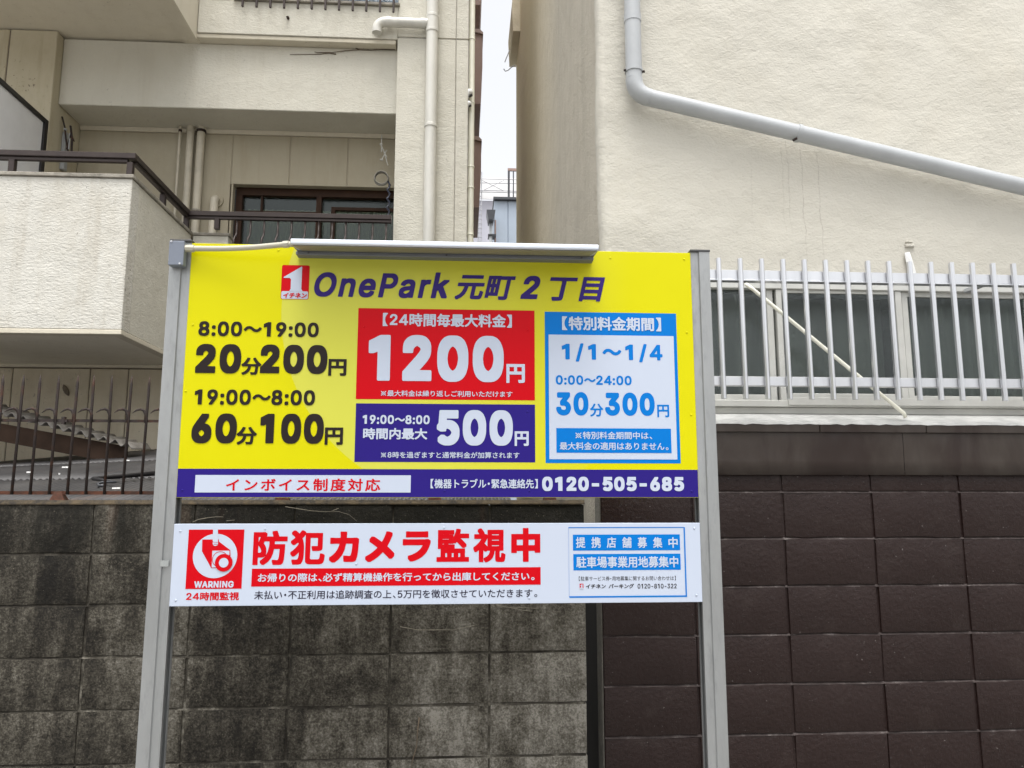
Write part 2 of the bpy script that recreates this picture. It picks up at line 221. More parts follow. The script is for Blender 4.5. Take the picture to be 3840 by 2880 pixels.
('0', 0.065, 2):(670,'316,-75 284,-72 232,-59 193,-42 156,-19 112,21 90,51 61,97 39,151 26,196 14,256 7,332 8,445 13,490 20,528 27,560 42,610 62,655 81,689 91,704 113,730 155,770 193,795 232,812 291,826 331,829 354,828 387,825 430,815 479,794 518,768 544,745 558,732 585,696 605,661 627,613 645,554 658,493 664,435 664,317 657,254 645,199 629,144 610,98 595,72 584,53 556,18 513,-20 479,-41 436,-60 381,-73|331,140 352,140 374,149 397,169 410,192 422,220 433,262 439,294 444,351 444,402 439,459 433,492 418,546 396,585 387,594 374,604 362,610 340,615 323,614 296,604 281,591 265,569 253,545 245,523 237,491 229,427 227,390 228,336 234,283 245,231 253,209 265,184 286,157 296,149 309,143'),
('O', 0.036, 6):(789,'358,-46 328,-44 276,-34 234,-19 191,3 155,29 122,63 93,101 71,138 55,175 36,239 26,299 24,337 24,414 26,454 36,514 47,555 69,611 96,657 120,687 158,725 191,750 204,757 231,771 276,787 328,797 376,800 430,799 462,797 514,787 556,772 599,750 632,725 671,687 697,653 722,608 736,575 755,513 763,457 766,404 766,349 763,296 754,238 739,185 721,142 697,101 669,63 635,29 599,3 580,-7 556,-19 514,-34 462,-44 429,-46|390,116 399,115 416,118 460,132 486,146 511,164 534,187 552,213 567,239 583,276 594,313 600,363 599,406 594,440 585,472 567,515 552,541 535,565 511,590 486,607 460,621 432,631 399,636 384,636 356,631 329,621 298,604 280,590 255,565 236,539 220,511 208,480 197,440 190,380 196,318 206,278 218,246 240,207 255,189 280,163 302,146 339,128 360,121'),
('n', 0.036, 6):(607,'57,-36 48,-34 45,-31 42,-19 42,579 44,590 48,594 59,596 185,596 195,594 199,590 203,575 221,585 244,594 282,602 311,604 380,603 418,597 447,589 466,580 492,562 509,547 525,527 538,507 549,481 558,447 564,396 564,156 564,-19 561,-31 557,-34 546,-36 418,-36 408,-34 405,-31 402,-19 402,338 400,360 394,381 385,401 372,418 354,432 333,444 315,449 298,447 283,442 253,427 230,403 221,390 214,374 205,339 205,-19 203,-30 198,-34 188,-36'),
('e', 0.036, 6):(598,'266,-47 251,-46 211,-38 176,-26 144,-11 114,11 88,37 67,64 49,95 35,127 24,168 16,213 16,341 23,387 32,419 46,456 65,491 86,517 119,550 140,565 167,580 205,594 243,603 281,605 347,605 396,596 424,587 463,569 501,540 524,517 541,493 554,469 571,422 580,383 585,325 585,231 583,220 578,216 568,214 194,197 197,186 210,164 236,137 256,123 292,109 308,106 323,107 344,112 359,117 377,128 398,149 413,171 419,185 426,190 479,191 564,170 570,168 575,161 575,107 567,83 557,63 534,32 517,16 490,-6 449,-28 396,-42 352,-47|193,363 407,363 408,367 398,386 385,405 375,416 358,431 329,445 309,451 283,447 262,439 230,417 206,388'),
('P', 0.036, 6):(651,'71,-36 62,-34 58,-31 55,-19 55,781 57,792 62,796 73,798 419,797 459,790 494,778 524,762 557,736 590,699 612,661 628,615 634,579 635,497 632,472 621,427 610,400 599,380 567,339 539,314 511,296 471,279 442,272 412,268 226,267 225,-19 223,-30 219,-34 209,-36|226,424 371,425 395,432 409,439 428,452 442,468 454,486 463,505 470,531 466,552 459,570 449,588 435,606 410,626 392,635 374,640 226,641'),
('a', 0.036, 6):(576,'198,-49 165,-44 135,-37 111,-28 87,-16 51,17 25,56 13,96 9,124 9,195 15,231 22,252 29,268 38,281 61,304 69,311 102,329 162,348 244,362 310,369 350,376 367,385 369,389 367,398 354,419 337,435 324,443 302,451 285,452 263,448 237,437 223,428 200,406 190,393 182,376 175,371 124,370 37,394 31,397 26,404 25,452 30,470 43,496 65,526 84,544 124,573 145,582 191,596 240,604 328,604 364,600 397,592 435,578 453,567 468,556 499,524 523,478 533,428 535,398 535,-18 533,-29 528,-34 518,-36 390,-36 379,-33 376,-29 373,-20 348,-33 327,-40 297,-46 271,-49|250,105 256,104 289,112 323,131 347,154 364,183 372,214 371,225 307,216 282,213 227,201 212,194 194,182 179,166 176,154 184,138 190,130 216,113 232,107'),
('r', 0.036, 6):(383,'57,-36 48,-34 45,-31 42,-19 42,579 44,590 48,594 58,596 185,596 196,594 200,590 202,582 216,589 269,604 368,604 389,602 394,598 396,588 396,458 394,447 389,443 378,440 338,441 324,443 303,444 265,432 250,423 228,402 219,388 208,361 205,347 205,-19 203,-30 198,-34 188,-36'),
('k', 0.036, 6):(592,'46,-36 37,-34 33,-31 30,-19 30,840 33,852 37,855 47,857 185,858 196,855 200,851 202,840 203,455 372,600 380,604 559,604 566,599 568,589 567,546 566,539 561,534 390,379 589,30 591,20 591,-19 588,-31 585,-34 574,-36 414,-36 402,-34 397,-29 238,241 202,209 202,-19 200,-30 196,-34 186,-36'),
('2', 0.045, 6):(670,'69,-45 59,-43 53,-39 49,-25 49,93 52,107 301,374 333,406 361,438 401,490 419,524 426,549 414,582 397,602 365,623 354,628 329,633 308,627 282,613 273,606 257,589 247,573 236,545 232,503 226,494 212,490 65,492 56,497 53,504 52,560 55,603 65,647 71,665 84,691 104,719 144,758 174,776 204,790 237,800 301,808 350,808 387,806 423,801 463,790 492,777 515,762 560,720 576,697 589,673 601,640 608,598 609,525 604,481 592,434 579,406 551,362 519,319 470,263 344,130 600,130 614,126 619,120 621,109 620,-33 614,-42 600,-46'),
('2', 0.03, 6):(670,'77,-30 67,-26 64,-17 64,85 66,94 315,361 347,393 375,425 415,477 433,511 442,542 440,565 433,584 428,595 410,616 380,636 367,642 347,647 327,649 313,647 295,641 279,633 260,621 246,606 234,588 226,570 221,553 217,513 213,508 204,506 75,507 69,511 67,519 68,575 75,620 85,652 98,678 118,706 157,744 187,762 217,776 252,786 309,793 364,792 420,785 450,776 475,765 507,744 546,707 562,684 575,660 586,630 593,590 593,518 586,475 578,447 557,405 526,359 504,331 456,276 304,115 599,113 604,109 606,101 605,-23 601,-28 592,-30'),
('4', 0.03, 6):(670,'411,-30 402,-26 399,-17 398,135 24,136 14,140 11,149 11,267 13,276 18,280 35,282 38,284 335,718 376,779 384,786 536,788 543,786 548,782 551,773 551,283 553,282 652,281 661,278 666,268 666,150 663,140 652,136 551,135 551,-16 548,-26 537,-30|234,282 399,282 399,524 382,502'),
('0', 0.02, 6):(670,'309,-30 283,-28 239,-17 205,-2 176,16 144,45 125,71 101,109 82,155 69,200 58,256 52,326 53,452 58,497 63,524 70,556 84,603 101,641 121,677 145,706 175,735 205,755 239,770 284,781 325,784 361,783 388,781 426,772 467,754 494,736 526,708 546,682 565,649 590,592 602,550 613,500 619,442 619,310 613,253 602,203 587,151 571,112 555,84 524,43 496,17 467,-1 429,-18 388,-28 360,-30|322,96 350,95 389,110 411,127 434,153 459,198 468,226 479,268 489,357 489,395 484,452 477,492 459,556 430,607 411,626 389,643 369,652 348,658 322,658 299,651 280,642 262,628 237,600 226,583 213,557 202,527 193,490 183,410 182,368 187,304 193,263 202,227 213,197 226,170 234,158 242,147 262,125 288,107'),
('1', 0.02, 6):(670,'305,-20 300,-18 298,-11 298,564 296,565 147,506 120,506 115,508 113,514 113,662 115,669 263,740 342,777 470,777 476,775 479,769 478,-13 476,-18 470,-20'),
('5', 0.02, 6):(670,'291,-31 258,-26 227,-18 193,-5 159,13 131,33 106,56 104,62 104,85 106,92 176,153 182,156 210,155 250,124 280,110 302,104 335,101 364,106 385,113 422,133 439,148 459,171 471,190 480,210 487,233 489,251 484,274 474,301 463,320 450,338 433,355 416,368 395,380 376,388 352,394 326,397 294,392 258,378 256,375 253,328 251,323 245,321 220,321 201,329 194,321 188,318 162,318 81,366 77,370 76,398 78,405 95,429 121,457 144,773 151,778 213,778 580,778 587,775 590,769 590,657 585,650 268,648 263,524 302,529 352,529 372,528 402,523 444,511 476,497 505,480 530,461 556,436 576,410 593,382 606,353 617,318 624,270 624,222 621,194 607,147 599,127 580,93 564,70 537,43 515,24 486,6 455,-9 417,-22 382,-29 361,-31'),
('2', 0.02, 6):(670,'82,-20 77,-18 74,-12 74,80 76,87 325,354 357,386 396,431 423,467 436,490 447,514 453,543 450,571 443,591 438,602 417,626 387,646 374,652 339,659 322,659 303,656 272,643 253,631 236,613 223,593 212,565 208,524 206,518 199,516 85,516 80,518 77,524 79,583 85,614 95,645 112,677 128,698 141,713 169,738 198,754 224,766 263,777 314,783 373,782 414,775 443,766 472,753 500,734 537,699 552,677 565,653 577,620 582,595 584,565 582,514 575,476 562,440 547,412 516,366 494,338 446,283 278,105 592,103 595,100 596,95 595,-16 592,-19 587,-20'),
('3', 0.02, 6):(670,'287,-30 243,-25 214,-18 193,-10 150,10 127,27 103,48 83,71 65,104 56,125 48,152 46,174 46,207 48,213 55,215 177,214 180,211 185,187 195,163 204,147 218,132 245,113 260,106 293,97 319,94 353,98 384,106 407,117 436,140 448,156 456,171 461,186 466,206 464,236 457,257 449,273 438,288 410,316 385,330 365,337 314,346 221,347 215,349 213,355 213,454 215,461 379,649 161,649 92,649 86,652 84,659 84,765 86,771 91,773 561,773 568,771 571,765 571,672 568,665 379,449 435,441 475,426 501,411 531,389 549,373 568,345 583,319 601,258 601,171 588,127 582,111 566,81 548,56 527,35 501,15 478,1 438,-15 404,-24 374,-29'),
('-', 0.02, 6):(670,'156,258 151,260 148,267 148,372 153,380 512,381 517,378 519,371 519,266 515,259'),
('8', 0.02, 6):(670,'297,-30 254,-24 218,-16 187,-4 152,15 119,42 95,69 78,96 66,125 57,169 57,227 61,260 70,288 88,325 111,356 133,376 164,396 136,417 120,438 104,464 92,496 86,520 83,548 83,578 91,630 116,685 130,704 151,724 171,739 196,754 224,767 257,776 312,783 357,783 372,781 407,777 445,767 475,753 498,739 518,723 536,705 553,683 571,648 578,629 585,578 585,547 577,496 565,464 549,437 530,414 505,396 536,376 554,360 569,343 587,314 602,280 612,236 613,183 610,156 604,128 591,96 578,75 561,54 538,30 516,14 473,-8 451,-16 421,-23 371,-30|329,94 350,94 386,100 405,107 420,116 436,127 460,153 470,173 477,200 476,218 468,245 457,264 432,291 415,304 396,314 368,323 340,327 307,324 287,319 268,312 248,300 220,275 210,261 200,243 191,212 192,199 202,166 216,143 233,127 249,115 277,102 306,96|325,450 342,449 361,452 390,463 416,481 435,504 440,515 448,535 451,556 444,591 437,605 417,629 404,639 377,652 343,659 325,659 295,653 265,639 241,616 225,591 218,557 225,521 242,493 252,482 281,462 310,452'),
('5', 0.01, 6):(670,'297,-21 264,-16 233,-8 202,4 168,22 140,42 115,65 114,69 115,83 188,146 203,145 233,120 256,107 297,94 316,91 341,91 370,96 394,104 411,112 442,133 462,153 473,169 491,206 498,233 499,257 494,280 487,301 477,321 459,347 442,364 422,379 402,390 382,398 340,407 320,407 288,402 255,390 246,384 245,341 243,334 239,331 225,331 197,345 184,329 168,328 87,377 86,381 87,396 105,420 129,446 131,451 153,764 157,768 204,768 574,768 578,766 580,763 580,663 576,659 258,658 252,511 283,517 309,519 366,518 396,513 435,502 467,488 496,471 521,452 547,427 567,401 584,373 597,344 607,312 614,264 614,228 611,200 603,170 591,138 575,108 558,84 528,52 506,33 477,15 446,0 411,-12 376,-19 355,-21'),
('8', 0.014, 6):(670,'300,-24 257,-18 221,-10 193,1 158,20 125,47 100,75 83,102 71,131 63,172 63,224 67,257 75,282 93,319 116,350 139,371 179,395 141,423 125,444 110,468 98,499 92,523 89,551 89,575 97,627 121,679 135,698 157,719 170,729 212,754 230,762 260,770 315,777 354,777 368,775 404,771 433,764 469,748 492,734 512,718 531,699 548,677 566,642 572,626 579,575 577,531 571,499 559,468 541,439 524,419 490,395 515,381 538,364 558,344 576,319 596,277 602,254 606,233 607,186 604,159 598,131 586,102 573,81 556,60 532,35 510,19 467,-3 448,-10 419,-17 368,-24|326,88 353,88 389,94 411,102 426,110 442,122 465,147 475,167 483,197 483,215 474,249 462,270 438,296 421,309 402,319 371,329 343,333 329,333 298,329 262,317 242,305 215,281 205,267 195,249 185,215 185,197 196,162 204,146 220,128 243,110 276,95|322,444 345,443 364,446 396,458 417,473 440,499 454,532 457,553 454,578 449,597 442,611 423,634 410,644 381,658 346,665 331,666 308,663 288,658 259,644 236,622 220,597 211,559 214,533 220,515 237,486 252,473 273,458 307,446'),
('防', 0.036, 8):(1000,'57,-116 48,-113 46,-103 46,820 47,827 50,831 59,834 301,834 316,837 370,836 423,804 426,800 427,746 415,709 591,708 593,709 591,716 564,798 564,846 566,854 570,857 645,874 693,874 701,872 704,868 732,792 753,723 755,709 975,708 986,705 988,696 989,577 986,568 977,565 642,564 641,563 638,486 915,486 924,483 927,479 928,472 928,391 926,343 919,193 909,58 895,-25 873,-76 857,-92 841,-102 815,-110 767,-116 609,-113 601,-111 598,-107 592,-74 574,-27 574,21 576,29 586,33 633,34 677,30 727,29 740,36 753,67 764,131 773,243 777,343 627,344 625,342 600,210 554,84 475,-26 364,-111 355,-114 302,-112 298,-109 278,-83 247,-52 247,8 378,118 390,141 370,123 343,109 329,105 308,101 272,99 191,99 190,97 190,-103 187,-112 177,-116|397,156 452,265 484,434 491,557 490,564 413,564 359,564 336,507 366,468 396,408 411,349 416,298 413,212 404,173|218,240 237,240 257,248 264,255 268,265 271,277 272,288 270,300 256,346 229,397 215,415 192,443 190,444 190,243 191,241|190,547 223,633 242,692 190,692'),
('犯', 0.036, 8):(1000,'108,-116 71,-114 61,-110 54,-74 47,-56 35,-33 34,-27 35,27 38,31 46,33 94,33 141,30 180,32 197,37 210,49 227,89 239,148 246,239 167,160 113,120 104,118 57,118 48,121 22,156 -6,184 -7,238 -4,248 65,296 136,361 188,421 226,479 218,507 213,518 118,448 64,447 55,450 20,488 2,502 0,510 0,557 2,566 79,623 127,663 110,684 69,724 25,759 23,767 22,814 26,824 82,869 136,870 144,868 183,838 219,806 243,782 263,804 311,870 319,872 367,872 375,870 437,826 440,817 441,800 442,799 923,798 932,796 935,792 936,785 936,378 934,348 925,318 910,299 889,288 850,279 808,275 755,274 640,275 635,280 631,301 612,354 611,408 613,416 617,419 659,420 775,419 785,420 789,425 789,653 577,653 576,83 579,62 586,48 603,39 627,36 801,36 826,42 844,65 845,69 854,112 861,193 863,201 873,205 927,204 960,186 1000,171 1004,161 1004,113 992,14 966,-60 922,-97 852,-109 581,-109 508,-102 461,-76 436,-31 428,44 427,744 384,687 339,636 358,593 380,506 391,412 394,321 391,167 382,73 363,-10 334,-69 320,-85 305,-95 286,-104 228,-114 193,-116'),
('監', 0.036, 8):(1000,'20,-88 12,-85 9,-76 8,38 11,47 21,51 127,52 129,53 129,286 57,287 48,290 45,299 44,824 48,834 58,838 533,836 537,833 540,824 540,718 536,707 527,704 369,704 371,703 509,701 513,698 515,690 516,636 547,697 574,771 602,872 611,875 659,875 731,861 735,858 737,850 737,802 721,732 979,731 988,728 991,719 991,606 987,596 978,594 777,594 735,594 734,592 782,552 831,506 876,462 912,419 914,366 911,357 848,313 795,312 786,314 750,358 728,380 664,444 614,487 587,450 583,447 529,446 517,451 514,439 504,435 370,434 369,433 369,420 371,418 543,418 552,416 556,406 556,301 558,299 857,298 866,296 870,285 871,52 980,51 990,48 992,38 992,-75 989,-86 979,-88|273,52 326,52 326,164 273,164|470,52 525,52 525,164 470,164|668,52 723,52 723,164 668,164|187,419 232,419 232,434 187,434|187,562 377,562 378,563 378,575 188,575 187,574|187,703 230,703 232,704 189,704'),
('視', 0.036, 8):(1000,'368,-119 359,-115 341,-85 318,-57 318,3 323,8 418,52 478,111 510,185 515,216 447,217 439,219 435,225 408,192 354,191 344,194 310,237 308,-109 305,-113 297,-115 176,-115 167,-112 164,-103 163,232 161,232 90,180 36,179 26,183 9,226 0,245 -7,256 -9,264 -9,312 -6,321 79,382 143,442 160,458 226,538 241,561 239,562 30,562 21,565 18,569 16,576 16,691 19,700 29,704 177,705 156,733 125,771 124,825 128,835 186,872 239,874 248,871 305,805 329,769 345,741 347,708 401,706 435,683 436,820 438,828 442,831 930,832 940,830 944,819 944,229 942,220 932,217 825,216 825,33 826,29 829,28 852,28 857,30 862,40 866,77 869,140 871,148 875,151 935,151 968,132 1001,120 1005,110 1005,62 996,-24 980,-75 954,-102 909,-112 778,-112 730,-106 700,-89 685,-52 680,-6 680,215 679,216 666,216 647,109 606,12 535,-62 423,-118|434,347 436,348 435,583 435,585 434,583 406,528 390,499 347,433|578,353 796,353 797,354 797,379 579,379 578,378|578,513 796,513 797,514 797,539 579,539 578,538|578,672 796,672 797,673 797,697 579,697 578,696'),
('カ', 0.05, 8):(1000,'148,-77 137,-74 62,-13 58,0 59,65 61,75 64,79 120,115 145,134 176,162 233,225 291,319 333,428 342,475 340,476 220,476 160,473 95,472 82,476 79,480 76,491 77,641 79,651 82,655 94,658 159,658 190,655 234,652 367,653 370,687 367,731 364,754 364,819 368,833 382,838 548,836 555,832 558,819 558,754 554,710 552,653 734,652 766,657 832,657 842,655 902,625 905,612 906,547 901,517 896,425 885,256 866,109 837,4 818,-26 794,-46 759,-59 714,-64 569,-62 488,-57 478,-55 474,-52 471,-40 461,43 461,109 464,121 468,124 478,126 543,126 587,121 643,117 652,120 659,126 670,142 692,219 708,337 716,476 537,476 533,463 498,296 432,141 342,22 227,-74 215,-77'),
('メ', 0.05, 8):(1000,'149,-80 138,-77 67,-13 64,0 64,65 67,77 189,145 293,219 377,294 416,337 316,412 265,448 182,502 178,516 179,581 182,593 238,659 249,662 321,660 395,612 545,507 560,530 587,581 624,662 656,747 671,805 675,808 685,810 750,810 778,802 853,776 857,773 860,761 860,695 858,685 841,652 797,542 763,468 712,374 804,294 864,235 921,176 924,163 924,98 921,86 854,14 843,12 778,12 768,14 706,80 640,146 595,188 580,200 545,160 455,76 349,-5 226,-78 215,-80'),
('ラ', 0.05, 8):(1000,'327,-91 314,-87 251,-13 249,-3 248,62 252,75 259,79 358,106 375,113 454,148 536,199 600,254 641,303 677,361 687,383 231,384 173,380 108,381 98,383 93,388 90,399 90,547 94,561 108,565 173,566 204,562 253,560 754,560 770,562 788,567 854,567 866,564 923,528 926,524 928,514 927,441 917,420 889,334 857,258 816,188 766,122 682,45 591,-14 499,-58 401,-90|197,612 184,616 181,629 181,778 184,790 191,794 264,795 311,790 726,790 772,795 837,796 851,792 855,778 855,629 852,617 845,613 773,612 726,614 312,614 263,612'),
('中', 0.05, 8):(1000,'424,-129 412,-125 408,-112 407,197 223,197 222,196 220,146 216,139 204,136 63,136 53,138 48,143 46,154 46,694 50,707 63,711 407,712 408,872 412,886 426,890 569,890 583,886 587,873 588,712 934,712 945,709 949,706 952,693 952,158 948,145 935,141 792,141 782,143 777,148 775,158 774,196 773,197 588,197 588,-111 584,-124 580,-127 570,-129|222,373 407,373 407,537 222,537|588,373 774,373 774,537 588,537'),
('円', 0.036, 8):(1000,'65,-117 56,-114 54,-104 54,795 56,804 60,807 939,808 948,806 951,802 952,795 952,233 952,-3 950,-36 941,-66 926,-86 900,-101 865,-109 826,-113 776,-115 666,-115 658,-113 655,-109 643,-69 627,-34 627,26 630,30 638,32 793,32 802,36 803,292 203,292 201,-111 198,-115 190,-117|203,440 423,440 423,661 203,661|572,440 803,440 803,661 572,661'),
('分', 0.032, 8):(1000,'88,-115 81,-112 60,-78 34,-46 32,2 35,10 181,84 272,177 322,289 336,354 334,356 164,356 156,359 153,367 137,354 130,352 81,353 51,382 14,413 12,421 12,464 14,471 104,550 176,634 241,734 294,849 302,852 346,852 433,828 436,820 436,776 391,675 340,587 275,495 747,495 709,543 635,653 573,767 572,815 574,823 642,851 652,854 695,854 703,851 759,750 832,646 904,563 990,486 993,478 993,434 991,427 944,382 929,363 921,360 873,362 843,389 832,208 819,74 802,-16 778,-63 761,-80 741,-91 717,-98 692,-101 661,-104 581,-104 490,-99 482,-96 473,-57 467,-39 455,-14 455,30 458,38 465,40 508,40 560,37 632,35 644,39 650,44 666,76 679,142 690,253 696,342 694,355 490,355 460,217 400,83 298,-28 138,-114'),
('元', 0.03, 8):(1000,'74,-107 66,-104 45,-72 19,-45 19,7 151,84 226,180 266,298 277,377 32,379 29,382 28,388 28,427 29,502 30,508 33,511 968,511 971,508 972,502 974,427 973,388 972,382 969,379 690,377 690,152 690,63 691,54 696,44 706,41 717,40 816,40 833,45 847,70 854,120 857,210 860,218 868,220 913,219 950,198 984,186 987,183 988,177 988,137 978,30 958,-43 922,-81 863,-92 676,-92 615,-86 579,-68 559,-30 553,30 552,377 423,377 401,229 354,94 263,-21 121,-106|126,660 118,663 117,670 116,781 118,789 127,792 878,792 886,789 887,782 888,671 886,663 877,660'),
('町', 0.03, 8):(1000,'557,-104 552,-103 549,-100 538,-61 522,-26 521,20 524,28 531,30 570,30 629,28 693,28 706,31 712,37 712,636 488,636 488,54 486,47 483,44 166,42 164,40 164,-24 163,-30 160,-33 50,-34 43,-33 40,-30 38,-23 38,353 38,772 40,779 43,782 476,784 484,782 488,772 490,772 980,772 988,770 991,761 992,686 992,647 989,638 981,636 851,636 849,635 848,4 846,-29 837,-59 819,-79 797,-91 759,-99 663,-104|165,171 198,170 200,172 200,355 167,356 165,354|321,171 357,170 359,172 359,355 323,356 321,354|165,483 198,482 200,484 200,655 167,656 165,654|321,483 357,482 359,484 359,655 323,656 321,654'),
('丁', 0.03, 8):(1000,'258,-101 253,-100 250,-97 243,-74 234,-52 213,-11 212,35 213,41 216,44 261,46 300,44 430,43 444,45 450,48 455,54 456,639 454,640 33,642 30,645 28,652 31,774 34,777 41,778 493,778 965,777 968,774 969,768 969,645 966,642 959,640 604,640 604,24 599,-21 588,-51 567,-73 539,-85 494,-94 443,-99 377,-102'),
('目', 0.03, 8):(1000,'137,-104 130,-101 128,-93 128,797 130,805 139,808 857,808 864,806 867,798 868,750 868,-93 866,-101 856,-104 733,-103 730,-100 729,-94 728,-39 727,-37 266,-36 264,-38 263,-94 262,-100 259,-103|264,98 727,98 728,100 728,202 265,202 264,200|264,336 727,336 728,338 728,439 265,439 264,437|264,573 727,573 728,575 728,673 265,673 264,671'),
('円', 0.028, 2):(1000,'86,-109 77,-106 70,-101 64,-92 62,-83 62,774 67,788 79,798 88,800 918,800 929,797 936,792 941,785 944,774 944,238 944,17 942,-16 929,-52 912,-74 905,-79 881,-92 845,-101 805,-105 755,-107 687,-107 674,-102 664,-90 652,-50 635,-12 635,4 642,16 651,22 659,24 811,24 811,300 195,300 193,-89 186,-101 177,-107 169,-109|195,432 431,432 431,669 195,669|564,432 811,432 811,669 564,669'),
('分', 0.028, 2):(1000,'107,-111 98,-108 91,-103 67,-65 40,-32 36,-21 40,-6 45,1 52,6 193,77 278,165 327,273 345,359 183,360 173,363 166,368 160,377 157,389 121,359 111,356 100,357 87,364 60,392 24,422 18,431 16,439 19,455 24,462 114,541 185,624 246,718 299,833 308,843 321,848 332,847 415,824 424,818 429,811 432,795 386,691 335,603 277,519 254,491 768,491 716,556 640,669 578,783 576,797 581,810 591,819 609,826 670,850 684,848 693,842 754,734 822,637 894,554 981,476 987,467 989,459 987,445 981,436 934,391 920,373 908,366 897,365 884,370 839,412 828,227 815,93 798,3 773,-47 754,-68 745,-75 725,-86 697,-94 642,-100 509,-95 499,-92 489,-83 485,-75 481,-54 472,-23 462,-5 459,5 461,19 471,31 479,35 489,36 584,31 651,31 658,34 670,58 683,123 694,234 701,358 699,360 483,359 455,233 397,102 391,93 285,-21 124,-108 114,-111'),
('2', 0.022, 6):(670,'81,-22 74,-19 72,-13 73,87 322,354 354,386 393,431 422,470 439,501 446,519 451,544 448,570 441,589 435,602 417,624 387,643 372,650 338,657 323,657 290,649 272,640 253,628 239,613 227,595 218,575 213,557 210,522 206,515 80,515 76,518 75,523 77,584 84,619 93,647 109,677 125,698 138,713 169,741 196,756 222,768 262,779 313,785 353,785 371,784 419,776 445,768 472,756 501,736 540,699 555,677 568,653 579,621 584,596 586,566 584,513 576,471 564,438 550,412 519,366 497,338 449,283 283,107 594,105 597,102 598,96 597,-18 594,-21 588,-22'),
('4', 0.022, 6):(670,'415,-22 409,-19 407,-13 406,143 29,144 22,146 19,153 20,269 27,273 44,274 337,704 383,772 389,778 532,780 538,778 541,775 543,769 543,275 545,274 648,273 654,272 658,264 658,154 656,147 648,144 543,143 543,-12 541,-19 532,-22|217,274 407,274 407,553 398,543')}

# ---------------------------------------------------------------- material library
def concrete_stained():
    t = NT('stained_concrete'); X, Y_, Z = t.xyz()
    big = t.noise(1.6, 6, .68, (1, 1, .55), .4)
    fine = t.noise(55, 5, .75)
    mid = t.noise(14, 5, .7, (1, 1, .7))
    # cleaner, paler concrete towards the lower right end, soot and moss elsewhere
    clean = t.math('MULTIPLY', t.band(X, -1.3, .45), t.band(Z, 1.75, .75))
    strk = t.noise(8, 5, .65, (1.5, 1, .16))
    grain = t.noise(130, 3, .6)
    f = t.math('MULTIPLY', clean, .27)
    for nz, w_ in ((big, 1.8), (mid, .9), (fine, 1.1), (strk, .85), (grain, .9)):
        f = t.math('ADD', f, t.math('MULTIPLY', t.math('SUBTRACT', nz, .5), w_))
    f = t.math('ADD', f, .45)
    run = t.math('MULTIPLY', t.ramp(t.noise(4.2, 3, .6, (1.5, 1, .10)), [(.50, 0.0), (.64, 1.0)]), t.band(Z, .75, 1.35))
    f = t.math('SUBTRACT', f, t.math('MULTIPLY', run, .20))
    c = t.ramp(f, [(.0, (.007, .006, .0045)), (.22, (.015, .013, .0097)), (.42, (.037, .0325, .0245)), (.60, (.073, .066, .052)), (.80, (.125, .116, .097)), (1.0, (.21, .197, .17))])
    top = t.math('MULTIPLY', t.band(Z, 1.30, 1.50), t.math('MAXIMUM', t.ramp(t.noise(7, 4, .6, (1.6, 1, .25)), [(.40, 0.0), (.6, 1.0)]), t.band(X, -1.1, -.8)))  # dark stain along the top; its unbroken stretch behind the sign is painted shade
    c = t.mix(t.math('MULTIPLY', top, .9), c, (.008, .0075, .005))
    rust = t.math('MULTIPLY', t.band(Z, 1.2, 1.58), t.ramp(t.noise(2.6, 3, .6, (1.6, 1, .12)), [(.60, 0.0), (.72, 1.0)]))
    c = t.mix(t.math('MULTIPLY', rust, .45), c, (.09, .032, .010))
    fl = t.ramp(t.noise(140, 2, .5), [(.67, 0.0), (.73, 1.0)])
    c = t.mix(t.math('MULTIPLY', fl, .45), c, (.22, .20, .15))
    t.col(c)
    b = t.bump(fine, .006); t.bump(mid, .012, b)
    return t.fin(.85, 0, .25)
def mortar_pale():
    t = NT('old_mortar')
    c = t.ramp(t.noise(7, 6, .75, (1, 1, 1.0)), [(.40, (.022, .019, .015)), (.56, (.06, .054, .043)), (.70, (.22, .205, .17))])
    t.col(c); t.bump(t.noise(90, 4, .7), .006); return t.fin(.9, 0, .2)
def brown_paint():
    t = NT('brown_masonry_paint')
    c = t.mix(t.noise(2.0, 4, .6), (.0125, .0058, .0048), (.021, .0112, .0095))
    d = t.ramp(t.noise(7, 5, .7), [(.55, 0.0), (.8, 1.0)])
    c = t.mix(t.math('MULTIPLY', d, .35), c, (.05, .038, .033))
    sp = t.ramp(t.noise(95, 2, .5), [(.75, 0.0), (.79, .8)])
    c = t.mix(sp, c, (.22, .20, .19))
    t.col(c)
    b = t.bump(t.noise(4, 3, .5), .007)
    b = t.bump(t.noise(60, 4, .62), .0048, b)
    t.bump(t.ramp(t.noise(120, 2, .5), [(.62, 0.0), (.72, 1.0)]), -.002, b)
    return t.fin(t.ramp(t.noise(3, 5, .65), [(.3, .30), (.7, .52)]), 0, .25)
def brown_metal():
    t = NT('brown_sheet_metal')
    c = t.mix(t.ramp(t.noise(2.6, 5, .6, (1.4, 1, .5), .5), [(.38, 0.0), (.66, 1.0)]), (.026, .017, .014), (.060, .050, .042))
    t.col(c); t.bump(t.noise(5, 2, .5, (1, 1, .6)), .03); return t.fin(.36, 0, .3)
def galv(name, c):
    t = NT(name)
    k = t.mix(t.noise(9, 5, .65, (1, 1, .25)), tuple(x*.70 for x in c), tuple(x*1.12 for x in c))
    s = t.ramp(t.noise(26, 4, .7, (1.2, 1.2, .3)), [(.52, 0.0), (.72, .55)])
    t.col(t.mix(s, k, tuple(x*.6 for x in c))); t.bump(t.noise(60, 2, .5, (1, 1, .3)), .001)
    return t.fin(t.ramp(t.noise(7, 4, .6, (1, 1, .2)), [(.3, .34), (.7, .50)]), .55, .5)
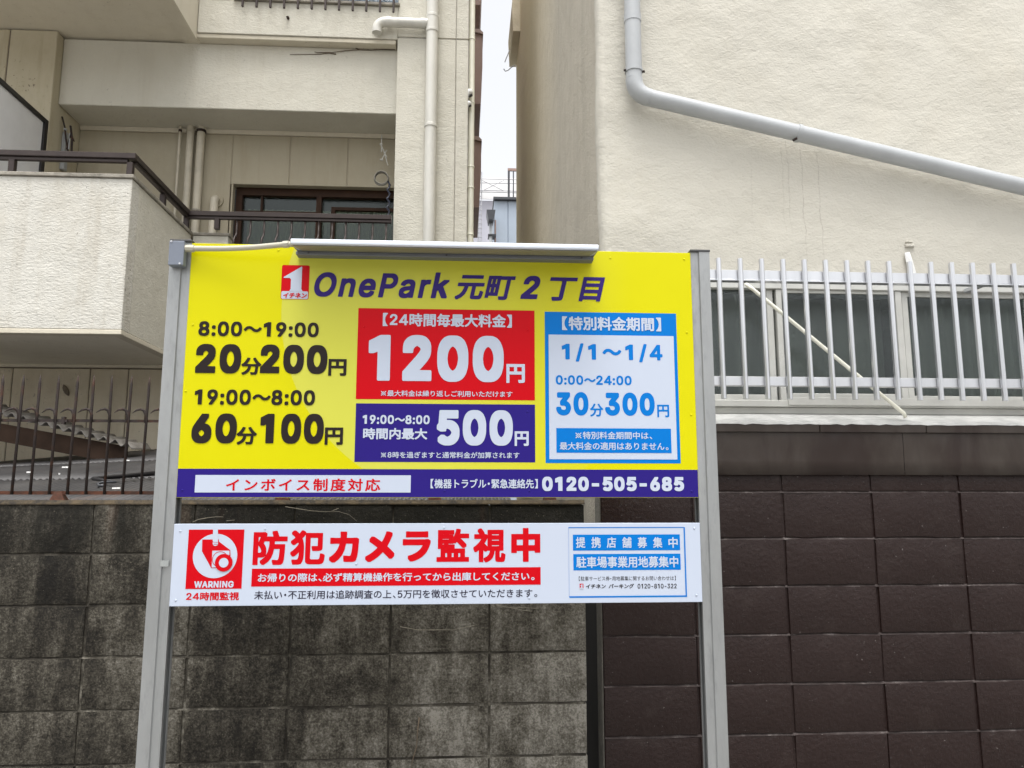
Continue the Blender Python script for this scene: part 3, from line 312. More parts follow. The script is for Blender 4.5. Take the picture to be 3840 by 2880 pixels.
def side_render():
    t = NT('weathered_side_render')
    X, Y_, Z = t.xyz()
    c = t.mix(t.noise(2.2, 5, .65, (1, 1, .35)), (.44, .41, .345), (.54, .50, .42))
    v = t.ramp(t.noise(4, 6, .75, (1, 1.1, .14)), [(.42, 0.0), (.66, 1.0)])
    c = t.mix(t.math('MULTIPLY', v, .30), c, (.32, .295, .24))
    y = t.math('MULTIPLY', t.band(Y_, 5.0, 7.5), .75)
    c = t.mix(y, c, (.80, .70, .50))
    t.col(c)
    b = t.bump(t.noise(5, 3, .5), .02); t.bump(t.noise(60, 4, .7), .010, b); return t.fin(.88, 0, .2)
def right_render():
    t = NT('cream_textured_render'); X, Y_, Z = t.xyz()
    c = t.mix(t.noise(1.3, 4, .6), (.46, .44, .38), (.54, .52, .46))
    c = t.mix(t.math('MULTIPLY', t.ramp(t.noise(3, 5, .7, (1, 1, .4)), [(.5, 0.0), (.75, 1.0)]), .16), c, (.46, .41, .31))
    # dried drip lines under the pipe joint
    wig = t.math('MULTIPLY', t.math('SUBTRACT', t.noise(9, 3, .6, (0, 0, 1)), .5), .035)
    xs = t.math('ADD', X, wig)
    tot = None
    for x0, z1, k in ((1.357, 3.16, .35), (1.512, 3.30, .5), (1.540, 3.34, .75), (1.607, 3.27, .85), (1.688, 3.25, 1.0)):
        dd = t.math('ABSOLUTE', t.math('SUBTRACT', xs, x0))
        mk = t.math('MULTIPLY', t.band(dd, .0035, .0012), t.math('LESS_THAN', Z, z1))
        mk = t.math('MULTIPLY', mk, t.band(Z, 2.75, 3.05)) if k < .8 else t.math('MULTIPLY', mk, t.band(Z, 2.5, 2.9))
        mk = t.math('MULTIPLY', mk, k*.45)
        tot = mk if tot is None else t.math('MAXIMUM', tot, mk)
    tot = t.math('MULTIPLY', tot, t.ramp(t.noise(60, 3, .6), [(.30, .12), (.6, .75)]))
    c = t.mix(tot, c, (.16, .13, .10))
    t.col(c)
    b = t.bump(t.noise(2.2, 4, .55), .030)
    patch = t.ramp(t.noise(1.1, 3, .5), [(.38, .35), (.62, 1.0)])
    b = t.bump(t.math('MULTIPLY', patch, t.noise(32, 4, .62, (.85, .85, 1.3), .6)), .0034, b)
    t.bump(t.noise(85, 3, .6, (.9, .9, 1.2)), .0024, b)
    return t.fin(.8, 0, .25)
def glass(name, tint, rough=.08, fac=.35):
    t = NT(name)
    tr = t.n('ShaderNodeBsdfTransparent'); tr.inputs[0].default_value = tint+(1,)
    gl = t.n('ShaderNodeBsdfGlossy'); gl.inputs['Roughness'].default_value = rough; gl.inputs[0].default_value = (.8, .85, .86, 1)
    fr = t.n('ShaderNodeFresnel'); fr.inputs[0].default_value = 1.5
    k = t.math('MULTIPLY_ADD', fr.outputs[0], 1.0, fac, True)
    mx = t.n('ShaderNodeMixShader'); t.l(k, mx.inputs[0]); t.l(tr.outputs[0], mx.inputs[1]); t.l(gl.outputs[0], mx.inputs[2])
    bp = t.n('ShaderNodeBump'); bp.inputs['Distance'].default_value = .002; t.l(t.noise(70, 3, .6), bp.inputs['Height']); t.l(bp.outputs[0], gl.inputs['Normal'])
    t.l(mx.outputs[0], t.t.nodes['Material Output'].inputs[0]); t.m.blend_method = 'BLEND' if hasattr(t.m, 'blend_method') else 'OPAQUE'
    return t.m
def rusty(name, a, b, k=(.4, .62)):
    t = NT(name); t.col(t.mix(t.ramp(t.noise(22, 5, .7), [(k[0], 0.0), (k[1], 1.0)]), a, b)); t.bump(t.noise(150, 3, .6), .0015); return t.fin(.75, .1, .3)

M = dict(
    conc=concrete_stained(), mort=mortar_pale(), brown=brown_paint(), bmetal=brown_metal(),
    post=galv('galvanised_post', (.34, .35, .35)), alu=plain('anodised_aluminium', (.60, .61, .63), .28, .75, .06, 20, sc=(1, 1, .2)),
    frame=plain('white_aluminium_frame', (.50, .50, .47), .45, .1, .12, 6),
    cream=stucco('cream_facade_render', (.585, .565, .49), .0045), creamb=stucco('cream_balcony_render', (.60, .585, .53), .007, 1.4, .004),
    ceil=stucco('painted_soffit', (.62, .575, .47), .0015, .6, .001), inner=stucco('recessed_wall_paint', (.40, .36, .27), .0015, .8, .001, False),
    lowwall=stucco('lower_wall_render', (.62, .56, .44), .003, 1.2),
    dark=plain('sooty_joint', (.15, .125, .095), .9, 0, .3), side=side_render(), right=right_render(),
    gap_shade=plain('gap_shade_black', (.010, .009, .008), .9, 0, .3),  # near-black colour standing in for shade in the narrow gap
    pvc=plain('pale_cream_pipe', (.60, .59, .54), .42, 0, .10, 6, sc=(1, 1, .3)), pvcy=plain('yellowish_pipe', (.82, .81, .70), .45, 0, .1, 6, sc=(1, 1, .3)),
    pvcg=plain('grey_painted_pipe', (.37, .385, .395), .40, 0, .06, 8), pvci=plain('dull_indoor_pipe', (.48, .44, .35), .5, 0, .12, 8),
    bronze=plain('bronze_aluminium', (.048, .037, .034), .38, .3, .15, 12, spec=.3), black=plain('black_frame', (.012, .011, .012), .4, 0, .2),
    wood=plain('brown_window_frame', (.036, .018, .010), .5, 0, .25, 9, spec=.10), wash=plain('coping_grey', (.27, .25, .21), .85, 0, .35, 16, .003),
    screen=plain('pale_screen_board', (.74, .75, .77), .5, 0, .04), rust=rusty('rusted_iron', (.035, .027, .025), (.075, .034, .02), (.5, .7)),
    rust2=rusty('red_rust', (.11, .04, .022), (.05, .025, .017)), roof=None,
    sill=plain('white_sill_sheet', (.42, .42, .405), .55, 0, .25, 9, .006, 12), room=plain('dark_interior', (.02, .02, .02), .9, 0, .1),
    curt=plain('grey_green_curtain', (.40, .415, .40), .9, 0, .25, 7, sc=(1, 1, .15)), curt2=plain('pale_curtain', (.46, .48, .38), .9, 0, .2, 9, sc=(1, 1, .15)),
    glass=glass('obscured_glass', (.70, .73, .70), .25, .03), glass2=glass('window_glass', (.42, .46, .42), .03, .0),
    blue=plain('grey_blue_cladding', (.36, .42, .50), .5, 0, .05, 3), bluecap=plain('dark_grey_metal', (.055, .058, .065), .4, .2, .1),
    far=plain('pale_far_block', (.50, .50, .56), .8, 0, .06, .5), net=plain('white_site_netting', (.78, .78, .78), .9, 0, .05, 1), scaf=plain('scaffold_steel', (.42, .42, .44), .4, .5, .1),
    box=plain('brown_bay_cladding', (.30, .20, .17), .5, 0, .1), white=plain('white_paint', (.76, .76, .74), .6, 0, .06, 20),
    jbox=plain('grey_junction_box', (.15, .17, .21), .45, 0, .03), lamp=plain('lamp_housing_aluminium', (.60, .64, .70), .38, .35, .03), lampu=plain('lamp_underside', (.24, .225, .17), .5, .1, .08),
    cond=plain('beige_conduit', (.42, .40, .32), .5, 0, .04), cap=plain('post_cap_black', (.05, .05, .05), .5, 0, .1), asph=plain('worn_concrete', (.24, .23, .215), .9, 0, .2, 30, .004, 200),
    twig=plain('dry_vine_stem', (.10, .075, .05), .9, 0, .3, 30), twigl=plain('bleached_vine_stem', (.20, .18, .14), .9, 0, .3, 30),
)
def roofmat():
    t = NT('weathered_corrugated_sheet')
    c = t.mix(t.ramp(t.noise(3, 5, .65, (1, .35, 1)), [(.35, 0.0), (.68, 1.0)]), (.032, .031, .032), (.066, .063, .062))
    r = t.ramp(t.noise(2.2, 5, .7, (1.5, .4, 1)), [(.58, 0.0), (.74, .5)])
    t.col(t.mix(r, c, (.12, .07, .045))); t.bump(t.noise(80, 3, .6), .001); return t.fin(.55, .2, .4)
M['roof'] = roofmat()
M['roof2'] = plain('bleached_corrugated_plastic', (.20, .185, .165), .7, 0, .3, 12, .002)

# ---------------------------------------------------------------- the setting
g = MB().add([(-150, -150, 0), (150, -150, 0), (150, 250, 0), (-150, 250, 0)], [(0, 1, 2, 3)]).build('ground', M['asph']); g['kind'] = 'structure'

# ---------------------------------------------------------------- concrete block wall
def block_meshes(n, w, h, d, mat, bev, jit):
    out = []
    for k in range(n):
        bm = bmesh.new(); bmesh.ops.create_cube(bm, size=1)
        for v in bm.verts: v.co = Vector((v.co.x*w, (v.co.y+.5)*d, v.co.z*h))
        bmesh.ops.subdivide_edges(bm, edges=[e for e in bm.edges if abs(e.verts[0].co.x-e.verts[1].co.x) > w*.9], cuts=3)
        for v in bm.verts:
            if v.co.y < d*.5: v.co += Vector((random.uniform(-jit, jit), random.uniform(-jit, jit)*.7, random.uniform(-jit, jit)))
        fr = [e for e in bm.edges if e.verts[0].co.y < d*.5 and e.verts[1].co.y < d*.5 and (abs(e.verts[0].co.z-e.verts[1].co.z) < h*.5 or abs(abs(e.verts[0].co.x)-w/2) < jit*2) and e.is_manifold and e.calc_face_angle() > .5]
        bmesh.ops.bevel(bm, geom=fr, offset=bev, segments=2, affect='EDGES', profile=.55)
        me = bpy.data.meshes.new('block'); bm.to_mesh(me); bm.free(); me.materials.append(mat)
        me.polygons.foreach_set('use_smooth', [True]*len(me.polygons)); me.set_sharp_from_angle(angle=R(50)); out.append(me)
    return out
cw = thing('concrete_block_wall', 'soot-stained grey concrete block wall behind the sign, under the spiked fence', 'wall', (-1.4, 3.2, 0))
pitch = .197
bms = block_meshes(5, .386, .189, .11, M['conc'], .004, .0016)
xj = [.105+.394*k for k in range(-9, 1)]
zr = [1.379-.1965*k for k in range(8)]
for k, z in enumerate(zr):
    for x in xj:
        o = link('block', random.choice(bms), cw, (x+.197, 3.2+random.uniform(-.0015, .002), z+.0985+random.uniform(-.0012, .0012)))
        o.rotation_euler = (0, random.uniform(-.003, .003), 0)
MB().box(xj[0]+.02, .488, 3.2065, 3.315, 0, 1.568).build('mortar', M['mort'], cw)
MB().add([(xj[0], 3.197, 1.576), (.497, 3.197, 1.576), (.497, 3.206, 1.590), (xj[0], 3.206, 1.590), (xj[0], 3.32, 1.590), (.497, 3.32, 1.590), (.497, 3.32, 1.572), (xj[0], 3.32, 1.572), (.497, 3.197, 1.572), (xj[0], 3.197, 1.572)],
         [(0, 1, 2, 3), (3, 2, 5, 4), (4, 5, 6, 7), (9, 8, 1, 0), (8, 6, 5, 2, 1), (0, 3, 4, 7, 9), (7, 6, 8, 9)]).build('coping', rusty('mossy_coping', (.075, .055, .03), (.025, .020, .014)), cw)

def joint_strip(name, m, x0, x1, zlo, zhi, yf, yb, par, amp=.0012):   # tooled joint: a ragged sloping ledge between two courses
    n = int((x1-x0)/.02); vs = []
    for i in range(n+1):
        x = x0+(x1-x0)*i/n; a = amp*noise.noise((x*17, zlo*9, 1.5)); b = amp*noise.noise((x*40, zlo*5, 4.5))
        vs += [(x, yf+abs(a)*1.5, zlo+a), (x, yf+abs(a)*1.5+.0004, zlo+.0025+b), (x, yb, zhi)]
    return link(name, MB().add(vs, [(3*i+j, 3*i+3+j, 3*i+4+j, 3*i+1+j) for i in range(n) for j in (0, 1)]).mesh(name, m, True), par)
for z in zr[:-1]: joint_strip('mortar_joint', M['mort'], xj[0]+.02, .490, z-.0055, z+.004, 3.2015, 3.2062, cw)
# ---------------------------------------------------------------- spiked iron fence on the wall
fe = thing('spiked_fence', 'rusty iron bar fence with curled spikes along the top of the concrete wall', 'fence', (-1.4, 3.262, 1.59))
FY = 3.262
MB().box(-3.4, .45, FY-.004, FY+.004, 1.612, 1.626).build('rail', M['rust2'], fe)
MB().box(-3.4, .45, FY-.004, FY+.004, 1.908, 1.919).build('rail', M['rust'], fe)
bar = MB().tube([(0, 0, 0), (0, 0, .36), (0, 0, .455), (0, 0, .49)], [.0058, .0058, .0056, .0012], 8).mesh('bar', M['rust'], True)
spk = MB().tube([(0, 0, -.02), (0, 0, .012), (-.006, -.004, .030), (-.018, -.010, .036), (-.032, -.016, .031), (-.046, -.022, .018)], [.0058, .006, .006, .0055, .004, .001], 7).mesh('curled_spike', M['rust'], True)
x0 = at(49, 1850, FY)[0]; step = (at(531, 1850, FY)[0]-x0)/7
k = -22
first = None
while x0+step*k < .42:
    x = x0+step*k
    b = link('bar', bar, fe, (x+random.uniform(-.001, .001), FY-.009, 1.612)); b.rotation_euler = (0, random.uniform(-.012, .012), 0)
    s_ = link('curled_spike', spk, fe, (x-.001, FY-.010, 1.925)); s_.rotation_euler = (0, 0, random.uniform(-.5, .3)); k += 1
for x in (at(222, 1860, FY)[0], -.75, at(1630, 1860, FY)[0], at(2060, 1860, FY)[0], -2.6):
    MB().add([(x-.028, FY-.02, 1.589), (x+.03, FY-.02, 1.589), (x+.012, FY-.012, 1.625), (x-.012, FY-.012, 1.625), (x-.028, FY+.02, 1.589), (x+.03, FY+.02, 1.589), (x+.012, FY+.008, 1.625), (x-.012, FY+.008, 1.625)],
             [(0, 1, 2, 3), (4, 7, 6, 5), (0, 3, 7, 4), (1, 5, 6, 2), (3, 2, 6, 7), (0, 4, 5, 1)]).build('bracket', M['rust2'], fe)
x = at(241, 1575, FY)[0]
MB().box(x-.016, x+.018, FY-.012, FY+.006, 1.907, 1.918).box(x-.006, x+.007, FY-.013, FY+.004, 1.898, 1.928).build('clamp', M['rust'], fe)

# ---------------------------------------------------------------- shed roofs behind the wall
def corr(fn, nx, x0, x1, y0, y1, pit, amp, th, ny=6):
    m = MB(); vs = []; fs = []; n = int((x1-x0)/pit*8)
    for s_ in (0, 1):
        for j in range(ny+1):
            y = y0+(y1-y0)*j/ny
            for i in range(n+1):
                x = x0+(x1-x0)*i/n; vs.append((x, y, fn(x, y)+amp*math.sin(2*math.pi*x/pit)-s_*th))
    w = n+1; o = w*(ny+1)
    for j in range(ny):
        for i in range(n):
            a = j*w+i; fs.append((a, a+1, a+w+1, a+w)); fs.append((o+a, o+a+w, o+a+w+1, o+a+1))
    for i in range(n): fs.append((i, o+i, o+i+1, i+1)); a = ny*w+i; fs.append((a, a+1, o+a+1, o+a))
    for j in range(ny): a = j*w; fs.append((a, a+w, o+a+w, o+a)); a = j*w+n; fs.append((a, o+a, o+a+w, a+w))
    return m.add(vs, fs)
sr = thing('shed_roof', 'low grey corrugated shed roof rising away behind the concrete wall and spiked fence', 'roof', (-1.8, 4.8, 1.5))
def zf(x, y):
    zb = 1.865+.085*(x+3.75); t = (y-3.36)/(6.34-3.36); return 1.588*(1-t)+zb*t
for (a, b, lift) in ((3.36, 4.15, 0), (4.08, 5.1, .004), (5.03, 6.345, .007)):
    corr(lambda x, y: zf(x, y)+lift, 0, -4.6, .2, a, b, .0318, .0045, .003, 3).build('corrugated_sheet', M['roof'], sr, True)
MB().box(-4.6, .2, 3.40, 3.44, 1.44, 1.565).build('eaves_board', M['rust2'], sr)
MB().box(-4.6, -4.55, 3.4, 6.3, .0, 1.5).box(.12, .17, 3.45, 6.05, .0, 1.5).build('shed_wall', M['dark'], sr)
aw = thing('lean_to_awning', 'bleached wavy plastic awning sloping down to the right on a brown fascia board', 'awning', (-3.0, 5.4, 1.9))
A0 = at(0, 1545, 5.3); A1 = at(494, 1672, 5.3)
def za(x, y): z = A0[1]+(A1[1]-A0[1])*(x-A0[0])/(A1[0]-A0[0]); return z+(y-5.3)*((z-1.6)/5.3-.012)
corr(za, 0, A0[0]-1.6, A1[0], 5.3, 5.62, .076, .017, .006, 3).build('corrugated_sheet', M['roof2'], aw, True)
B0 = at(0, 1598, 5.36); B1 = at(470, 1690, 5.36)
sl = (B1[1]-B0[1])/(B1[0]-B0[0]); xa = B0[0]-1.5
MB().prism([(xa, B0[1]-1.5*sl-.11), (B1[0]-.05, B1[1]-.085), (B1[0], B1[1]-.03), (B1[0], B1[1]+.03), (xa, B0[1]-1.5*sl)], 'y', 5.36, 5.40).build('fascia_board', plain('old_brown_board', (.042, .026, .018), .85, 0, .35, 6, spec=.15), aw)
def litter(px, py, y, l, ang, col='white'):
    X, Z = at(px, py, y)
    return X, Z
for i, (px, py, a) in enumerate(((244, 1757, .3), (112, 1776, .6), (222, 1781, 1.9), (436, 1834, .2), (476, 1731, .9))):
    # stand on the roof where the photo shows them: solve y on the roof
    y = 3.6
    for _ in range(60):
        X, Z = at(px, py, y)
        if Z > zf(X, y)+.012: y += .05
        else: break
    for yy in [3.5+.01*q for q in range(280)]:
        X, Z = at(px, py, yy)
        if Z <= zf(X, yy)+.018: y = yy; break
    X, Z = at(px, py, y); Z = zf(X, y)+.019+(.007 if y > 5.03 else .004 if y > 4.08 else 0)
    d = Vector((math.cos(a), math.sin(a)*.6, .02))*.017
    c = MB().tube([Vector((X, y, Z))-d, Vector((X, y, Z))+d], .0045, 8).build('paper_scrap', M['white'])
    tag(c, ['white paper roll on the shed roof below the awning fascia', 'leftmost white paper roll on the shed roof', 'white paper roll just below the one under the fascia', 'white paper roll lying by the black umbrella', 'small white paper roll high on the shed roof near the sign'][i], 'litter', 'paper scraps on the shed roof')
# black folded umbrella on the roof
U0 = at(375, 1838, 3.75); U1 = at(585, 1823, 4.0)
um = thing('folded_umbrella', 'black folded umbrella lying on the shed roof behind the fence', 'umbrella', (U0[0], 3.75, 1.65))
zz = lambda x, y: zf(x, y)+.022
MB().tube([(U0[0]+.05, 3.78, zz(U0[0], 3.78)), (U1[0]-.25, 3.87, zz(U1[0]-.2, 3.87)+.004), (U1[0], 4.0, zz(U1[0], 4.0)+.012)], [.006, .010, .013], 9).build('canopy', M['black'], um, True)
MB().tube([(U0[0]+.06, 3.78, zz(U0[0], 3.78)), (U0[0]+.0, 3.76, zz(U0[0], 3.76)), (U0[0]-.008, 3.74, zz(U0[0], 3.74)-.004), (U0[0]+.008, 3.72, zz(U0[0], 3.72)-.01), (U0[0]+.04, 3.72, zz(U0[0], 3.72)-.008)], .006, 8).build('handle', M['bluecap'], um, True)

# ---------------------------------------------------------------- left apartment building
FP = 6.12                                            # plane of its main front
ab = thing('apartment_building', 'cream rendered apartment block with projecting balconies and brown rails on the left', 'building', (-2.0, 6.12, 0))
def part(mb, name, m, par=ab, **k): return mb.build(name, M[m] if isinstance(m, str) else m, par, **k)
# column at the corner, split by its grooves
part(MB().bbox(-.605, -.108, FP, 6.9, 0, 5.489, .004).bbox(-.102, 0, FP, 12, 0, 5.489, .004).bbox(-.605, -.108, FP, 6.9, 5.501, 10, .004).bbox(-.102, 0, FP, 12, 5.501, 10, .004), 'column', 'cream')
part(MB().box(-.600, -.006, FP+.010, 6.88, .01, 9.99), 'column_joint', plain('caulked_joint', (.36, .34, .30), .9))
# upper floor wall with ledge
part(MB().bbox(-2.28, -.606, FP, 6.3, 5.474, 5.775, .004).box(-2.28, -1.985, FP, 6.3, 5.776, 10).box(-.607, -.6065, FP+.01, 6.3, 5.776, 10), 'upper_wall', 'cream')
part(MB().bbox(-2.30, -.620, FP+.012, 6.3, 5.436, 5.472, .004), 'drip_ledge', 'ceil')
part(MB().bbox(-3.41, -.606, 6.22, 6.60, 4.845, 5.435, .006), 'beam', 'cream')
# upper balcony
part(MB().box(-6.5, -2.285, 5.0, 5.12, 5.43, 6.5).box(-2.41, -2.285, 5.121, 6.22, 5.43, 6.5).box(-6.5, -2.411, 5.121, 6.9, 5.452, 5.60), 'upper_balcony', 'ceil')
part(MB().box(-6.5, -2.281, 4.996, 5.06, 5.412, 5.4295).box(-2.345, -2.281, 5.061, 6.118, 5.412, 5.4295), 'balcony_rim', 'ceil')
# left pilaster wall with a panel joint, loggia
part(MB().bbox(-3.786, -3.412, FP, 6.9, 2.7, 5.44, .005).bbox(-6.5, -3.797, FP, 6.9, 2.7, 5.44, .005), 'pilaster', stucco('pilaster_render', (.50, .455, .34), .002, 1.3))
part(MB().box(-3.80, -3.78, FP+.008, 6.8, 2.7, 5.43), 'panel_joint', 'dark')
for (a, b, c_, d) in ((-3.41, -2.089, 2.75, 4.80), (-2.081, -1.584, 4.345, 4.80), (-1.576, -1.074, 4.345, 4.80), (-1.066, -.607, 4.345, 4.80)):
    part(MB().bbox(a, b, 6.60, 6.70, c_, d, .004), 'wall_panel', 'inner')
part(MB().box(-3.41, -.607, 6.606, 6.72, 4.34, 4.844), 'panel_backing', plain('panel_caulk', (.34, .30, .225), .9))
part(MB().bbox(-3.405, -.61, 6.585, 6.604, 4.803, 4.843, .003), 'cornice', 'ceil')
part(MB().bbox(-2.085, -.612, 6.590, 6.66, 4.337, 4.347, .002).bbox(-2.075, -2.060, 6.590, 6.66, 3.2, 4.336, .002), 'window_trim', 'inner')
part(MB().box(-6.5, -2.345, 5.125, 6.11, 2.70, 2.76).box(-6.5, -.61, 6.265, 7.6, 2.70, 2.76), 'balcony_floor', 'wash')
# lower balcony box
part(MB().bbox(-6.5, -2.22, 5.0, 5.12, 2.672, 3.695, .004), 'balcony_front', 'creamb')
part(MB().bbox(-2.34, -2.222, 5.121, 6.118, 2.672, 3.695, .004), 'balcony_side', 'cream')
part(MB().box(-6.5, -2.345, 5.125, 6.34, 2.668, 2.699), 'balcony_soffit', stucco('balcony_soffit_paint', (.76, .72, .62), .0015, .6, .001))
part(MB().bbox(-6.5, -2.218, 4.998, 5.07, 2.640, 2.670, .003).bbox(-2.29, -2.218, 5.071, 6.34, 2.640, 2.670, .003), 'balcony_rim', 'ceil')
part(MB().bbox(-6.5, -2.208, 4.985, 5.135, 3.696, 3.722, .004).bbox(-2.355, -2.208, 5.136, 6.112, 3.696, 3.722, .004).bbox(-2.30, -1.92, 6.113, 6.27, 3.696, 3.722, .004), 'coping', 'wash')
part(MB().bbox(-2.21, -1.93, FP, 6.26, 2.66, 3.695, .004).bbox(-1.929, -.607, FP, 6.26, 2.66, 3.42, .004), 'parapet', 'cream')
# wall under the balcony, in panels
js = [-6.5]+[at(px, 1500, 6.35)[0] for px in (38, 330, 474)]+[-1.6, -.8]
for a, b in zip(js, js[1:]): part(MB().bbox(a+.004, b-.004, 6.35, 6.6, 0, 2.632, .004), 'wall_panel', 'lowwall')
part(MB().box(-6.5, -.61, 6.358, 6.62, 0, 2.66), 'panel_backing', 'dark')
part(MB().bbox(-6.5, -.8, 6.335, 6.4, 2.642, 2.668, .003), 'drip_strip', 'ceil')
part(MB().tube([(at(235, 1463, 6.34)[0]+q*.012, 6.343, at(235, 1463, 6.34)[1]+.045-q*.022) for q in range(5)], [.004, .018, .022, .018, .006], 8), 'mortar_patch', 'dark')

# partition screen between balconies (stands at right angles to the front)
scn = thing('partition_screen', 'pale board screen in a black frame dividing the balconies at far left', 'screen', (-3.44, 5.5, 2.76))
part(MB().box(-3.436, -3.428, 5.02, 6.07, 2.78, 4.60), 'board', 'screen', scn)
part(MB().bbox(-3.452, -3.412, 6.065, 6.115, 2.77, 4.64, .003).bbox(-3.452, -3.412, 5.15, 6.064, 4.60, 4.64, .003).bbox(-3.452, -3.412, 5.15, 5.19, 2.77, 4.599, .003), 'frame', 'black', scn)

# brown rails
ra = thing('balcony_railing', 'dark brown aluminium handrail with short posts round the lower balcony', 'railing', (-2.24, 5.3, 3.72))
part(MB().bbox(-6.5, -2.205, 4.985, 5.045, 3.832, 3.872, .004).bbox(-6.5, -2.262, 5.0, 5.03, 3.810, 3.831, .002), 'handrail', 'bronze', ra)
part(MB().bbox(-2.262, -2.207, 5.046, 6.015, 3.834, 3.872, .004).bbox(-2.25, -2.22, 5.046, 6.02, 3.812, 3.833, .002), 'handrail', 'bronze', ra)
part(MB().bbox(-2.262, -.612, 6.016, 6.070, 3.828, 3.868, .004).bbox(-2.26, -.612, 6.028, 6.058, 3.806, 3.827, .002), 'handrail', 'bronze', ra)
for (x, y) in ((at(43, 610, 5.0)[0], 5.015), (-2.244, 5.015), (-3.9, 5.015), (-2.235, 5.55), (-2.238, 6.04), (at(814, 845, 6.04)[0], 6.042)):
    part(MB().bbox(x-.019, x+.019, y-.019, y+.019, 3.7225, 3.811, .002), 'post', 'bronze', ra)
bal = MB().tube([(0, 0, .0), (0, 0, -.10), (0, -.012, -.135), (0, -.05, -.165), (0, -.066, -.20), (0, -.066, -.30), (0, .03, -.33), (0, .09, -.33)], .0085, 8).mesh('baluster', M['bronze'], True)
for k in range(12): link('baluster', bal, ra, (-1.842+.108*k, 6.042, 3.806))

# windows of the left building
wi = link('balcony_window', MB().box(-2.05, -.61, 6.66, 6.74, 4.265, 4.334).box(-2.05, -1.995, 6.66, 6.74, 2.77, 4.264).box(-1.345, -1.300, 6.655, 6.73, 2.77, 4.264).box(-.66, -.61, 6.66, 6.74, 2.77, 4.264).mesh('balcony_window', M['wood']), ab)
part(MB().box(-1.994, -1.346, 6.668, 6.70, 4.098, 4.124).box(-1.836, -1.818, 6.668, 6.70, 4.125, 4.264).box(-1.994, -1.346, 6.668, 6.70, 4.055, 4.070), 'transom', 'wood', wi)
part(MB().box(-1.215, -.661, 6.675, 6.71, 4.150, 4.178).box(-1.215, -1.18, 6.675, 6.71, 2.8, 4.149), 'sash', 'wood', wi)
part(MB().box(-1.994, -1.346, 6.702, 6.708, 2.8, 4.264), 'pane', 'glass2', wi)
part(MB().box(-1.299, -.661, 6.715, 6.721, 2.8, 4.264), 'pane', 'glass2', wi)
def folds(x0, x1, y, z0, z1, pit, amp):
    n = int((x1-x0)/pit*10); P = []
    for i in range(n+1):
        x = x0+(x1-x0)*i/n; P.append((x, y+amp*math.sin(2*math.pi*x/pit+1.3*math.sin(x*7))))
    return MB().add([(a, b, z0) for a, b in P]+[(a, b, z1) for a, b in P]+[(a, b+.003, z0) for a, b in P]+[(a, b+.003, z1) for a, b in P],
                    [(i, i+1, n+2+i, n+1+i) for i in range(n)]+[(2*n+2+i, 3*n+3+i, 3*n+4+i, 2*n+3+i) for i in range(n)]+[(n+1+i, n+2+i, 3*n+4+i, 3*n+3+i) for i in range(n)])
part(folds(-1.99, -.67, 6.84, 2.8, 4.20, .055, .012), 'curtain', 'curt2', wi, smooth=True)
part(MB().box(-2.6, -.2, 7.6, 7.65, 2.7, 4.9).box(-2.6, -2.55, 6.75, 7.6, 2.7, 4.9).box(-.2, -.15, 6.91, 7.6, 2.7, 4.9), 'room_wall', 'room')
uw = link('upper_window', MB().box(-1.984, -.608, 6.16, 6.24, 5.777, 5.82).box(-1.984, -1.95, 6.16, 6.24, 5.821, 7.2).box(-1.30, -1.26, 6.17, 6.24, 5.821, 7.2).mesh('upper_window', M['frame']), ab)
part(MB().bbox(-1.99, -.592, 6.095, 6.158, 5.7765, 5.80, .003), 'sill', 'wash', uw)
part(MB().box(-1.949, -.609, 6.20, 6.206, 5.821, 7.2), 'pane', glass('bluish_glass', (.35, .5, .6), .05, .25), uw)
part(MB().box(-1.94, -.62, 6.30, 6.32, 5.821, 7.2), 'blind', 'far', uw)
gr = thing('window_grille', 'brown bar grille hanging below the upper window sill at top left', 'grille', (-1.3, 6.05, 5.7))
for k in range(12): part(MB().bbox(-1.908+.1145*k, -1.890+.1145*k, 6.05, 6.07, 5.683, 7.2, .002), 'bar', 'bronze', gr)
part(MB().bbox(-1.93, -.63, 6.071, 6.09, 5.93, 5.96, .002), 'rail', 'bronze', gr)
X, Z = at(1079, 64, 6.10); part(MB().tube([(X, 6.125, Z), (X, 6.10, Z), (X-.005, 6.085, Z-.008)], [.012, .011, .006], 8), 'wall_bolt', 'rust', ab)

# drainpipes
dp = thing('drainpipe', 'thick cream downpipe with a side branch on the column of the apartment block', 'drainpipe', (-.31, 6.06, 0))
DX, DY = -.309, 6.062
part(MB().tube([(DX+.002, DY, 0), (DX-.002, DY, 10)], .0485, 24), 'pipe', 'pvc', dp, autosm=True)
for z in (4.664, 5.656, 5.523, 2.9, 8.0):
    part(MB().tube([(DX, DY, z-.016), (DX, DY, z-.010), (DX, DY, z+.010), (DX, DY, z+.016)], [.049, .0545, .0545, .049], 24), 'collar', 'pvc', dp, autosm=True)
part(MB().tube([(DX, DY, 5.53), (DX, DY, 5.65)], .0525, 24), 'tee_joint', 'pvc', dp, autosm=True)
arc = [(-.705-.07*math.sin(a), DY, 5.592-.07*(1-math.cos(a))) for a in [i*math.pi/2/7 for i in range(8)]]
part(MB().tube([(DX-.04, DY, 5.592)]+arc+[(-.775, DY, 5.49)], .041, 20), 'branch_pipe', 'pvc', dp, autosm=True)
for x in (-.385, -.675): part(MB().tube([(x-.02, DY, 5.592), (x+.02, DY, 5.592)], .045, 20), 'collar', 'pvc', dp, autosm=True)
dq = thing('drainpipe', 'slim yellowish downpipe on the outer corner of the apartment block beside the sky gap', 'drainpipe', (.029, 6.2, 0))
part(MB().tube([(.029, 6.2, 0), (.029, 6.2, 10)], .027, 18), 'pipe', 'pvcy', dq, autosm=True)
